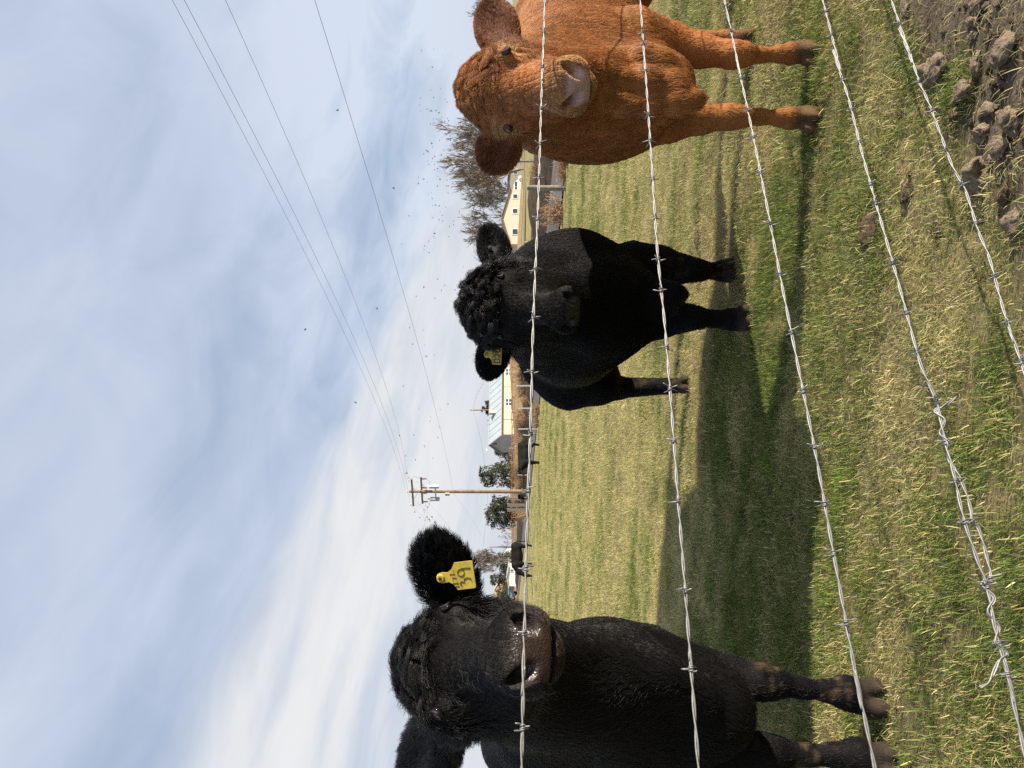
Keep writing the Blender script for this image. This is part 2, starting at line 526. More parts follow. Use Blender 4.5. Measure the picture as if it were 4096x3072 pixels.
def skin_material(name):
    m = bpy.data.materials.new(name); m.use_nodes = True
    nt = m.node_tree; nodes_of(nt)
    a = N(nt, 'ShaderNodeAttribute', {'attribute_name': 'hcol'})
    g = N(nt, 'ShaderNodeAttribute', {'attribute_name': 'wet'})
    t = N(nt, 'ShaderNodeTexCoord')
    n1 = N(nt, 'ShaderNodeTexNoise', Vector=t.outputs['Object'], Scale=160.0, Detail=4.0).outputs[0]
    vo = N(nt, 'ShaderNodeTexVoronoi', Vector=t.outputs['Object'], Scale=230.0).outputs[0]
    c = MIX(nt, 1.0, a.outputs['Color'], RAMP(nt, n1, [(0.3, 0.75), (0.7, 1.2)]), 'MULTIPLY')
    rough = M(nt, 'SUBTRACT', 0.75, M(nt, 'MULTIPLY', g.outputs['Fac'], 0.45))
    b = N(nt, 'ShaderNodeBsdfPrincipled', Base_Color=c, Roughness=rough)
    nt.links.new(M(nt, 'ADD', 0.08, M(nt, 'MULTIPLY', g.outputs['Fac'], 0.42)), b.inputs['Specular IOR Level'])
    bp = N(nt, 'ShaderNodeBump', Strength=0.35, Distance=0.004, Height=M(nt, 'ADD', n1, M(nt, 'MULTIPLY', vo, g.outputs['Fac'])))
    nt.links.new(bp.outputs[0], b.inputs['Normal'])
    N(nt, 'ShaderNodeOutputMaterial', Surface=b.outputs[0])
    return m

def vertex_normals(V, F):
    n = np.cross(V[F[:, 2]] - V[F[:, 0]], V[F[:, 3]] - V[F[:, 1]])
    out = np.zeros_like(V)
    for k in range(4): np.add.at(out, F[:, k], n)
    return out / (np.linalg.norm(out, axis=1, keepdims=True) + 1e-12)

def set_attr(me, name, typ, arr, prop):
    a = me.attributes.new(name, typ, 'POINT'); a.data.foreach_set(prop, np.asarray(arr, np.float32).ravel())

def sample_surface(V, F, NV, wv, count, seed):
    r = np.random.default_rng(seed)
    A = np.linalg.norm(np.cross(V[F[:, 2]] - V[F[:, 0]], V[F[:, 3]] - V[F[:, 1]]), axis=1) * 0.5
    w = A * wv[F].mean(1); cw = np.cumsum(w)
    q = np.searchsorted(cw, r.uniform(0, cw[-1], count))
    q = np.minimum(q, len(F) - 1)
    u, v = r.uniform(size=(2, count, 1))
    f = F[q]
    def lerp(X): return (X[f[:, 0]] * (1 - u) + X[f[:, 1]] * u) * (1 - v) + (X[f[:, 3]] * (1 - u) + X[f[:, 2]] * u) * v
    P = lerp(V); n = lerp(NV); n /= np.linalg.norm(n, axis=1, keepdims=True) + 1e-9
    return P, n

EYE_MAT = principled('eye_wet', (0.006, 0.004, 0.004), 0.06, 0.6)
LID_MAT = principled('eye_rim', (0.02, 0.014, 0.012), 0.5, 0.3)
SKIN = skin_material('hide')

def eye_parts(root, H, V, rim, rim_mat=None):
    S = H.s
    for sx in (-1, 1):
        d = unit(H.v(sx * .84, -.05, .54)); q = H.local(V)
        o0 = H(sx * .032, H.ea, -.078)
        rel = V - o0; t = rel @ d; off = np.linalg.norm(rel - t[:, None] * d, axis=1)
        m = (off < .012) & (t > 0)
        c = o0 + d * (np.max(t[m]) if m.any() else .1 * S)
        H.eyes.append(c)
        ax = unit(H.v(-sx * .35, 1, .10)); ax = unit(ax - d * (ax @ d)); up = np.cross(d, ax)
        if up @ H.v(sx * .3, -.2, 1) < 0: up = -up
        bm = bmesh.new(); bmesh.ops.create_uvsphere(bm, u_segments=24, v_segments=14, radius=.0190 * S)
        me = bpy.data.meshes.new('eye'); bm.to_mesh(me); bm.free()
        me.polygons.foreach_set('use_smooth', np.ones(len(me.polygons), bool)); me.materials.append(EYE_MAT)
        e = bpy.data.objects.new('eye', me); col.objects.link(e); e.parent = root
        C = c - d * .0062 * S
        Rm = Matrix((tuple(ax), tuple(up), tuple(d))).transposed().to_4x4()      # eye flattened along its gaze, opening longer than high
        e.matrix_world = Matrix.Translation(Vector(C)) @ Rm @ Matrix.Diagonal((1.0, .80, .50, 1.0))
        P = []
        for i in range(25):
            a = 2 * math.pi * i / 24
            P.append(C + ax * math.cos(a) * .0150 * S + up * math.sin(a) * .0118 * S * (1 - .15 * math.cos(a)) + d * .0058 * S)
        MB().tube(P, .0030 * S, 8, cap=False).build('eyelid', rim_mat or LID_MAT, root, smooth=True)

def finish_cow(root, B, fine_lo, fine_hi, H, colour_fn, wet_fn, hair_sets, fine=0.0065, coarse=0.016, fold=None, rim_mat=None):
    lo = np.min([p['lo'] for p in B.p if p['op'] > 0], 0) - .04
    hi = np.max([p['hi'] for p in B.p if p['op'] > 0], 0) + .04
    xs, ys, zs = [spaced(lo[i], hi[i], fine_lo[i], fine_hi[i], fine, coarse) for i in range(3)]
    D = B.field(xs, ys, zs)
    V, F = surface_nets(D, xs, ys, zs)
    NV = vertex_normals(V, F)
    W, add = B.weights(V)
    if fold is not None:
        V = V + NV * fold(V, NV, W, add)[:, None]
        NV = vertex_normals(V, F)
    o = mesh_np('body', V, F, SKIN, root)
    C = colour_fn(V, NV, W, add); wet = wet_fn(V)
    set_attr(o.data, 'hcol', 'FLOAT_COLOR', np.concatenate([C * 0.8, np.ones((len(C), 1))], 1), 'color')
    set_attr(o.data, 'wet', 'FLOAT', wet, 'value')
    eye_parts(root, H, V, .02, rim_mat)
    camp = np.array([0, 0, EYE])
    view = camp - V; view /= np.linalg.norm(view, axis=1, keepdims=True)
    facing = (view * NV).sum(1)
    fw = np.clip(facing * 1.6 + 0.75, 0.06, 1.0)
    for hs in hair_sets:
        wv = hs['where'](V, NV, W, add) * fw * np.clip(1 - 1.5 * wet, 0, 1)
        for ec in H.eyes: wv = wv * np.clip((np.linalg.norm(V - ec, axis=1) - .0150 * H.s) / (.007 * H.s), 0, 1)
        P, n = sample_surface(V, F, NV, wv, hs['count'], hs.get('seed', 5))
        Wp, addp = B.weights(P)
        flow = Wp @ np.array([p['flow'] for p in addp])
        if 'flow' in hs: flow = hs['flow'](P, n, flow, Wp, addp)
        flow = flow + sines(P, hs.get('swirl_scale', 14.0), 21) * hs.get('swirl', 0.25)
        r = np.random.default_rng(3)
        L = hs['length'](P, n, Wp, addp) * r.uniform(0.75, 1.2, len(P))
        for ec in H.eyes: L = L * np.clip((np.linalg.norm(P - ec, axis=1) - .010 * H.s) / (.045 * H.s), .25, 1)
        cc = colour_fn(P, n, Wp, addp)
        if 'tint' in hs: cc = hs['tint'](P, cc)
        strands_object(hs.get('name', 'hair'), P, n, flow, L, hs.get('lift', 0.35), hs['mat'], root, hs.get('npts', 5), hs.get('curl'), hs.get('wave', 0.1),
                       hs.get('clump', 0.5), hs.get('cell', 0.02), hs.get('r0', 0.0006), cc, hs.get('seed', 5), hs.get('droop', 0.0), hs.get('curl_r', .35), hs.get('turns', 1.6), hs.get('lock_lift', 0.0), hs.get('tone', .22))
    return o, V, F

def tagw(W, add, *names):
    m = np.array([1.0 if p['tag'] in names else 0.0 for p in add])
    return W @ m
# ------------------------------------------------------------------ the three near cattle
BLACK_COAT = coat_material('black_coat', 0.45, 0.14)
NEAR_COAT = coat_material('near_black_coat', 0.42, 0.26)
BLACK_LOCK = coat_material('black_forelock', 0.36, 0.32)
RED_COAT = coat_material('red_coat', 0.50, 0.22)

def ear_tag(root, name, hole, down, across, size, mat, lines, ink, th=0.003):
    """plastic ear tag: a neck with a button, widening into a panel; down/across are unit vectors of its face"""
    down = unit(down); across = unit(across - down * (down @ across)); nz = np.cross(down, across)
    w, h = size
    prof = [(-.16, -.06), (-.2, .06), (-.17, .22), (-.28, .36), (-.5, .46), (-.5, .96), (-.46, 1.0), (.46, 1.0), (.5, .96), (.5, .46), (.28, .36), (.17, .22), (.2, .06), (.16, -.06), (0, -.1)]
    V = []; n = len(prof)
    for sgn in (1, -1):
        for x, y in prof:
            bow = 0.05 * h * (y ** 2) * 0.4
            V.append(hole + across * x * w + down * y * h + nz * (sgn * th / 2 - bow))
    F = [tuple(range(n)), tuple(range(2 * n - 1, n - 1, -1))] + [(i, n + i, n + (i + 1) % n, (i + 1) % n) for i in range(n)]
    o = mesh_obj(name, V, F, mat, root)
    bt = MB().tube([hole + nz * -.004, hole + nz * .007], [.011, .008], 12).build('button', mat, o)
    MB().tube([hole + nz * .0065, hole + nz * .0085], .004, 8).build('stud', principled('tag_stud', (.02, .02, .02), .5), o)
    # figures written on the panel, a hair proud of it
    for pts_list, wd in lines:
        mb = MB()
        for pts in pts_list:
            P = [hole + across * x * w + down * y * h + nz * (th / 2 + .0007 - 0.02 * h * (y ** 2)) for x, y in pts]
            mb.tube(P, wd, 5)
        mb.build('figures', ink, o)
    return o

def arc(cx, cy, rx, ry, a0, a1, n=10):
    return [(cx + rx * math.cos(math.radians(a0 + (a1 - a0) * i / n)), cy + ry * math.sin(math.radians(a0 + (a1 - a0) * i / n))) for i in range(n + 1)]

TAG_YELLOW = principled('tag_yellow', (.46, .35, .05), .5, .35, noise=.22, nscale=40)
TAG_GREY = principled('tag_grey', (.03, .03, .034), .5, .4)
TAG_INK = principled('tag_ink', (.05, .045, .03), .8, .1)

def hind_leg(B, foot, f, q=1.0, top=None, th=1.0):
    """generic hind leg over a ground point, f = the animal's forward direction"""
    foot = np.asarray(foot, float); f = unit(f); z = np.array([0, 0, 1.0])
    hip = top if top is not None else foot + z * .92 * q - f * .02
    B.cone(hip, .20 * q, foot + z * .62 * q + f * .10, .12 * q, .08, -z, 'body')
    B.cone(foot + z * .62 * q + f * .08, .105 * q * th, foot + z * .47 * q - f * .09, .056 * q * th, .05, -z, 'leg')
    B.cone(foot + z * .47 * q - f * .09, .052 * q * th, foot + z * .15 * q - f * .03, .038 * q * th, .03, -z, 'leg')
    hoof(B, foot + z * .14 * q - f * .03, foot, f, .046 * q * (.6 + .4 * th))

RED_RIM = principled('dark_eyelid', (.085, .042, .022), .7, .2, noise=.3, nscale=90)
# ---- red cow, by the fence on the right
def red_cow():
    F0 = np.array([1.19, 3.0, 0]); R0 = np.array([1.90, 4.0, 0])
    f = unit(F0 - R0); s_ = np.array([-f[1], f[0], 0]); 
    if s_[0] < 0: s_ = -s_
    root = empty('cow', F0)
    B = Body(); inv = -F0
    H = Head(at(1800, 376, 2.36), at(2240, 340, 1.99), roll=math.radians(2))
    add_head(B, H, 0.90, 0.86, .248, .72, 1.26)
    z = np.array([0, 0, 1.0]); back = -f
    # neck and trunk
    B.cone(H(0, .10, -.15), .125, at(2190, 395, 2.72), .185, .07, back * .8 - z * .5, 'neck')
    B.cone(H(0, .16, -.20), .10, at(2430, 375, 2.72), .15, .08, -z + back * .3, 'neck')
    B.cone(at(2200, 360, 2.8), .19, at(2270, 250, 3.1), .24, .10, back * .8 - z * .5, 'neck')
    B.ell(at(2410, 385, 2.92), (.22, .25, .31), [s_, f, z], .10, back * .4 - z, 'body')
    B.ell(at(2330, 485, 3.02), (.13, .20, .27), [s_, f, z], .10, back * .5 - z, 'body')
    B.ell(at(2420, 190, 2.98), (.13, .20, .30), [s_, f, z], .10, back * .6 - z, 'body')
    B.cone(at(2230, 250, 3.1), .15, np.array([1.85, 3.95, 1.00]), .18, .12, back - z * .2, 'body')
    B.ell(np.array([1.66, 3.62, .86]), (.32, .64, .31), [s_, f, z], .10, back - z * .5, 'body')
    B.ell(np.array([1.88, 3.98, .90]), (.27, .34, .28), [s_, f, z], .12, back * .5 - z, 'body')
    # brisket and its folds
    B.ell(at(2610, 345, 2.76), (.13, .15, .15), [s_, f, z], .07, -z, 'dewlap')
    B.chain([(at(2400, 385, 2.50), .026), (at(2500, 420, 2.56), .030), (at(2600, 420, 2.60), .032), (at(2700, 410, 2.62), .040), (at(2765, 400, 2.63), .034), (at(2795, 392, 2.63), .017)], .035, 'dewlap', -z)
    B.chain([(at(2380, 300, 2.52), .024), (at(2480, 330, 2.57), .034), (at(2570, 335, 2.60), .05), (at(2680, 350, 2.64), .055), (at(2735, 352, 2.66), .03)], .035, 'dewlap', -z)
    B.chain([(at(2500, 235, 2.64), .028), (at(2560, 235, 2.64), .042), (at(2630, 262, 2.65), .05), (at(2700, 305, 2.66), .036)], .03, 'dewlap', -z)
    # front legs
    B.chain([(at(2540, 180, 2.95), .14), (at(2680, 190, 2.98), .090), (at(2800, 203, 2.95), .060), (at(2930, 218, 2.90), .048), (at(2975, 219, 2.90), .040), (at(3040, 220, 2.94), .026), (at(3110, 217, 2.95), .026), (at(3160, 214, 2.96), .036)], .03, 'leg', -z)
    hoof(B, at(3165, 213, 2.96), np.array([1.315, 2.97, 0]), f, .043)
    B.chain([(at(2520, 462, 2.96), .14), (at(2670, 478, 2.95), .085), (at(2800, 476, 2.95), .056), (at(2915, 467, 2.92), .045), (at(2965, 467, 2.92), .038), (at(3040, 468, 2.95), .026), (at(3110, 470, 2.96), .026), (at(3155, 473, 2.97), .037)], .03, 'leg', -z)
    hoof(B, at(3160, 473, 2.97), np.array([1.06, 2.98, 0]), f, .043)
    hind_leg(B, np.array([1.715, 3.72, 0]), unit(f + [0, -.4, 0]), .92, np.array([1.80, 3.86, .80]))
    hind_leg(B, np.array([2.12, 4.02, 0]), f, .92, np.array([2.02, 4.02, .80]))
    # ears
    eR = add_ear(B, H(.092, .145, -.135), at(1942, 26, 2.42), H.v(.1, .55, 1), .068)
    eL = add_ear(B, H(-.092, .145, -.135), at(1950, 672, 2.44), H.v(-.3, .5, .9), .066)
    def colour(P, n, W, add):
        q = H.local(P)
        c = np.tile(np.array([.345, .142, .046]), (len(P), 1))
        face = tagw(W, add, 'face', 'muzzle', 'chin', 'eye', 'crown', 'cheek')
        s3 = sines(P, 9.0, 4)[:, :1] + .7 * sines(P, 28.0, 5)[:, :1]
        c = c * (1 + .20 * s3) * (1 + np.array([0, .10, .18]) * sines(P, 5.0, 6)[:, 1:2])
        d = np.linalg.norm((q - [0, .46, -.085]) / [.095, .10, .085], axis=1)
        pale = np.clip(1.45 - d, 0, 1)[:, None] * 1.0
        c = c * (1 - .85 * pale) + np.array([.40, .24, .095]) * .85 * pale
        for sx in (-1, 1):
            d = np.linalg.norm((q - [sx * .103, .195, -.055]) / [.04, .042, .035], axis=1)
            e = np.clip(1.55 - d, 0, 1)[:, None]
            c = c * (1 - .8 * e) + np.array([.50, .34, .17]) * .8 * e
        pad = nose_pad(q)[:, None]
        c = c * (1 - pad) + np.array([.56, .37, .31]) * pad
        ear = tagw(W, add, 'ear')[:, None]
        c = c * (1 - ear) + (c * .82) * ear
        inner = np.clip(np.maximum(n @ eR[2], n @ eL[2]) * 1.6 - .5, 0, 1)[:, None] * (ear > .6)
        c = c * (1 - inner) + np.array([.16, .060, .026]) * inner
        dew = tagw(W, add, 'dewlap')[:, None]
        c = c * (1 - .35 * dew) + np.array([.42, .20, .07]) * .35 * dew
        z_ = P[:, 2:3]
        foot = np.clip((.13 - z_) / .06, 0, 1)
        c = c * (1 - foot) + np.array([.13, .08, .04]) * foot
        return np.clip(c, 0, 1)
    def nose_pad(q):
        m = np.clip((q[:, 1] - .462) / .012, 0, 1) * np.clip((.052 - np.abs(q[:, 0]) + .25 * np.clip(q[:, 2] + .075, -.05, .03)) / .010, 0, 1) * np.clip((q[:, 2] + .128) / .008, 0, 1) * np.clip((-.030 - q[:, 2]) / .01, 0, 1)
        return m
    wet = lambda V: nose_pad(H.local(V))
    def crown_w(V, n, W, add):
        q = H.local(V)
        return tagw(W, add, 'crown') * np.clip((.23 - q[:, 1]) / .06, 0, 1)
    def fold(V, n, W, add):
        nk = tagw(W, add, 'neck', 'body') * np.clip((V[:, 2] - .55) / .2, 0, 1) * np.clip((3.2 - V[:, 1]) / .3, 0, 1)
        u = V[:, 0] * 26 + V[:, 2] * 5 + sines(V, 6.0, 8)[:, 0] * 2.2
        mus = sines(V, 7.0, 15)[:, 0] * .010 * tagw(W, add, 'body')
        return nk * .006 * np.sin(u) + mus
    sets = [
        dict(name='coat_hair', count=95000, where=lambda V, n, W, a: tagw(W, a, 'body', 'neck', 'dewlap') + .6 * tagw(W, a, 'leg'),
             length=lambda P, n, W, a: (.024 * tagw(W, a, 'body', 'neck') + .030 * tagw(W, a, 'dewlap') + .012 * tagw(W, a, 'leg', 'hoof') + .004),
             lift=.13, mat=RED_COAT, r0=.0007, cell=.03, clump=.4, tone=.22, swirl=.5, swirl_scale=6, wave=.10, lock_lift=.08),
        dict(name='face_hair', count=60000, where=lambda V, n, W, a: tagw(W, a, 'face', 'eye', 'cheek', 'muzzle', 'chin', 'crown'),
             length=lambda P, n, W, a: .016 * tagw(W, a, 'face', 'cheek') + .012 * tagw(W, a, 'eye') + .007 * tagw(W, a, 'muzzle', 'chin') + .018 * tagw(W, a, 'crown') + .002,
             lift=.20, mat=RED_COAT, r0=.0006, cell=.018, clump=.5, tone=.22, swirl=.5, seed=6),
        dict(name='forelock', count=16000, where=crown_w, length=lambda P, n, W, a: np.full(len(P), .034),
             lift=.42, mat=RED_COAT, r0=.0005, cell=.026, clump=.4, swirl=1.3, swirl_scale=16, wave=.28, npts=8, lock_lift=.6, curl=.55, curl_r=.16, turns=1.1, seed=7),
        dict(name='ear_hair', count=26000, where=lambda V, n, W, a: tagw(W, a, 'ear'), length=lambda P, n, W, a: np.full(len(P), .026),
             lift=.5, mat=RED_COAT, r0=.0005, cell=.012, clump=.6, swirl=.3, seed=8),
    ]
    tag(root, 'reddish brown cow with a pink nose standing at the fence on the right', 'cow')
    rel = np.array(root.location)
    b, V, F = finish_cow(root, B, (.5, 1.9, .85), (1.2, 2.65, 1.5), H, colour, wet, sets, fold=fold, rim_mat=RED_RIM)
    shift_children(root)

def shift_children(root):
    """the parts were laid out in world coordinates: hang them under their root without moving them"""
    off = Vector(root.location)
    for ch in root.children:
        if ch.matrix_parent_inverse == Matrix.Identity(4):
            ch.matrix_parent_inverse = Matrix.Translation(-off)

# ---- black bull in the middle
def black_colour(H, muzzle=(.010, .0095, .010), dirt=0.0, head=(.0125, .0112, .0100)):
    def colour(P, n, W, add):
        q = H.local(P)
        c = np.tile(np.array([.0065, .0062, .0064]), (len(P), 1))
        c *= 1 + .25 * sines(P, 8.0, 4)[:, :1]
        hd = tagw(W, add, 'face', 'eye', 'cheek', 'crown', 'muzzle', 'chin')[:, None]
        c = c * (1 - hd) + np.array(head) * (1 + .3 * sines(P, 16.0, 5)[:, :1]) * hd
        d = np.linalg.norm((q - [0, .485, -.10]) / [.080, .055, .065], axis=1)
        pale = np.clip(1.4 - d, 0, 1)[:, None]
        c = c * (1 - pale) + np.array(muzzle) * pale
        z_ = P[:, 2:3]
        if dirt:
            m = np.clip((sines(P, 50.0, 9)[:, :1] + sines(P, 130.0, 3)[:, :1] * .9) * 1.8 - .75, 0, 1) * np.clip((.46 - z_) / .1, 0, 1)
            c = c * (1 - m * dirt) + np.array([.10, .068, .040]) * m * dirt
        foot = np.clip((.085 - z_) / .05, 0, 1)
        c = c * (1 - foot) + np.array([.05, .038, .028]) * foot
        return np.clip(c, 0, 1)
    return colour

def pad_fn(H, broad=1.0):
    def nose_pad(V):
        q = H.local(V)
        return np.clip((q[:, 1] - .458) / .012, 0, 1) * np.clip((.056 * broad - np.abs(q[:, 0])) / .010, 0, 1) * np.clip((q[:, 2] + .128) / .008, 0, 1) * np.clip((-.028 - q[:, 2]) / .01, 0, 1)
    return nose_pad

def bull():
    F0 = np.array([.47, 3.95, 0]); R0 = np.array([.20, 5.3, 0])
    f = unit(F0 - R0); s_ = np.array([-f[1], f[0], 0])
    if s_[0] < 0: s_ = -s_
    z = np.array([0, 0, 1.0]); back = -f
    root = empty('cow', F0)
    B = Body()
    H = Head(at(1850, 1212, 3.36), at(2255, 1252, 3.02), roll=math.radians(-2))
    add_head(B, H, 1.10, 1.10, .185, 1.1)
    B.cone(H(0, .10, -.15), .17, at(2130, 1225, 3.75), .27, .10, back * .8 - z * .5, 'neck')
    B.cone(H(0, .16, -.18), .14, at(2380, 1235, 3.68), .22, .10, -z, 'neck')
    B.ell(at(2130, 1225, 4.05), (.30, .34, .22), [s_, f, z], .12, back - z * .3, 'neck')
    B.ell(at(2385, 1225, 3.90), (.29, .30, .34), [s_, f, z], .12, back * .3 - z, 'body')
    B.ell(at(2300, 1068, 4.02), (.17, .26, .27), [s_, f, z], .12, back * .4 - z, 'body')
    B.ell(at(2300, 1395, 4.02), (.17, .26, .27), [s_, f, z], .12, back * .4 - z, 'body')
    B.ell(np.array([.385, 4.50, .82]), (.39, .70, .34), [s_, f, z], .12, back - z * .4, 'body')
    B.cone(np.array([.44, 4.1, 1.00]), .21, np.array([.22, 5.2, .93]), .20, .12, back, 'body')
    B.ell(np.array([.20, 5.15, .80]), (.34, .34, .32), [s_, f, z], .12, -z, 'body')
    B.cone(at(2560, 1205, 3.74), .15, at(2690, 1180, 3.62), .065, .06, -z, 'dewlap')
    B.cone(at(2680, 1180, 3.63), .06, at(2738, 1176, 3.60), .016, .03, -z, 'dewlap')
    B.chain([(at(2530, 1065, 4.0), .135), (at(2640, 1066, 4.0), .105), (at(2715, 1074, 3.99), .075), (at(2770, 1080, 3.97), .060), (at(2805, 1082, 3.98), .050), (at(2845, 1083, 4.03), .038), (at(2885, 1084, 4.06), .046)], .03, 'leg', -z)
    hoof(B, at(2885, 1084, 4.06), np.array([.61, 4.08, 0]), f, .058)
    B.chain([(at(2530, 1280, 3.92), .135), (at(2640, 1270, 3.90), .105), (at(2705, 1270, 3.86), .078), (at(2760, 1270, 3.82), .061), (at(2795, 1272, 3.82), .051), (at(2860, 1276, 3.83), .039), (at(2925, 1279, 3.83), .048)], .03, 'leg', -z)
    hoof(B, at(2925, 1279, 3.83), np.array([.33, 3.83, 0]), f, .060)
    hind_leg(B, np.array([-.01, 5.14, 0]), f, 1.0, np.array([.03, 5.12, .78]), 1.45)
    hind_leg(B, np.array([.40, 5.35, 0]), f, 1.0)
    add_ear(B, H(.104, .105, -.125), at(1952, 915, 3.48), H.v(.15, .5, 1), .064)
    add_ear(B, H(-.104, .105, -.125), at(1948, 1500, 3.48), H.v(-.15, .5, 1), .064)
    colour = black_colour(H, (.016, .015, .015), .5)
    wet = pad_fn(H, 1.12)
    def crown_w(V, n, W, add):
        q = H.local(V)
        return tagw(W, add, 'crown') * np.clip((.185 - q[:, 1]) / .05, 0, 1)
    sets = [
        dict(name='coat_hair', count=60000, where=lambda V, n, W, a: tagw(W, a, 'body', 'neck', 'dewlap') + .6 * tagw(W, a, 'leg'),
             length=lambda P, n, W, a: .020 * tagw(W, a, 'body') + .026 * tagw(W, a, 'neck') + .016 * tagw(W, a, 'leg', 'dewlap') + .004,
             lift=.24, mat=BLACK_COAT, r0=.0009, cell=.03, clump=.35, swirl=.4),
        dict(name='face_hair', count=36000, where=lambda V, n, W, a: tagw(W, a, 'face', 'eye', 'cheek', 'muzzle', 'chin'),
             length=lambda P, n, W, a: .016 * tagw(W, a, 'face', 'cheek') + .013 * tagw(W, a, 'eye') + .007 * tagw(W, a, 'muzzle', 'chin') + .003,
             lift=.22, mat=BLACK_COAT, r0=.0007, cell=.016, clump=.35, swirl=.5, seed=6),
        dict(name='forelock', count=40000, where=crown_w, length=lambda P, n, W, a: np.full(len(P), .046),
             lift=.75, mat=BLACK_LOCK, r0=.0006, cell=.022, clump=.4, swirl=1.0, swirl_scale=20, wave=.2, npts=9, lock_lift=.4, curl=1.0, curl_r=.24, turns=1.5, seed=7),
        dict(name='ear_hair', count=24000, where=lambda V, n, W, a: tagw(W, a, 'ear'), length=lambda P, n, W, a: np.full(len(P), .034),
             lift=.7, mat=BLACK_COAT, r0=.0007, cell=.012, clump=.5, swirl=.4, seed=8),
    ]
    tag(root, 'black bull with a curly forehead standing between the red cow and the near one', 'cow')
    def fold(V, n, W, add):
        nk = tagw(W, add, 'neck', 'body') * np.clip((4.4 - V[:, 1]) / .3, 0, 1)
        u = V[:, 0] * 17 + V[:, 2] * 6 + sines(V, 5.0, 8)[:, 0] * 2.4
        return nk * .008 * np.sin(u) + sines(V, 6.0, 15)[:, 0] * .014 * tagw(W, add, 'body')
    finish_cow(root, B, (-.1, 2.9, .8), (.85, 3.6, 1.55), H, colour, wet, sets, fold=fold, fine=.0085, coarse=.018)
    hole = at(1944, 1416, 3.40)
    ear_tag(root, 'ear_tag', hole, np.array([-.10, -.45, -1]), np.array([1, 0, .14]), (.088, .078), TAG_YELLOW, [
        ([[(-.40, .56), (-.40, .92)], [(-.40, .56), (-.26, .57), (-.21, .63), (-.21, .85), (-.26, .91), (-.40, .92)],
          arc(-.05, .65, .08, .09, 190, 360, 6) + [(.02, .72), (-.13, .92), (.05, .92)],
          arc(.22, .74, .075, .18, 0, 360, 14), [(.36, .56), (.36, .72), (.44, .70), (.46, .8), (.42, .9), (.35, .9)]], .0021),
        ([[(-.42 + .08 * i, .40), (-.40 + .08 * i, .50)] for i in range(7)], .0012)], TAG_INK)
    ear_tag(root, 'ear_tag', at(1960, 990, 3.41), np.array([-.35, -.35, -1]), np.array([1, 0, -.35]), (.05, .075), TAG_GREY, [], TAG_INK)
    shift_children(root)

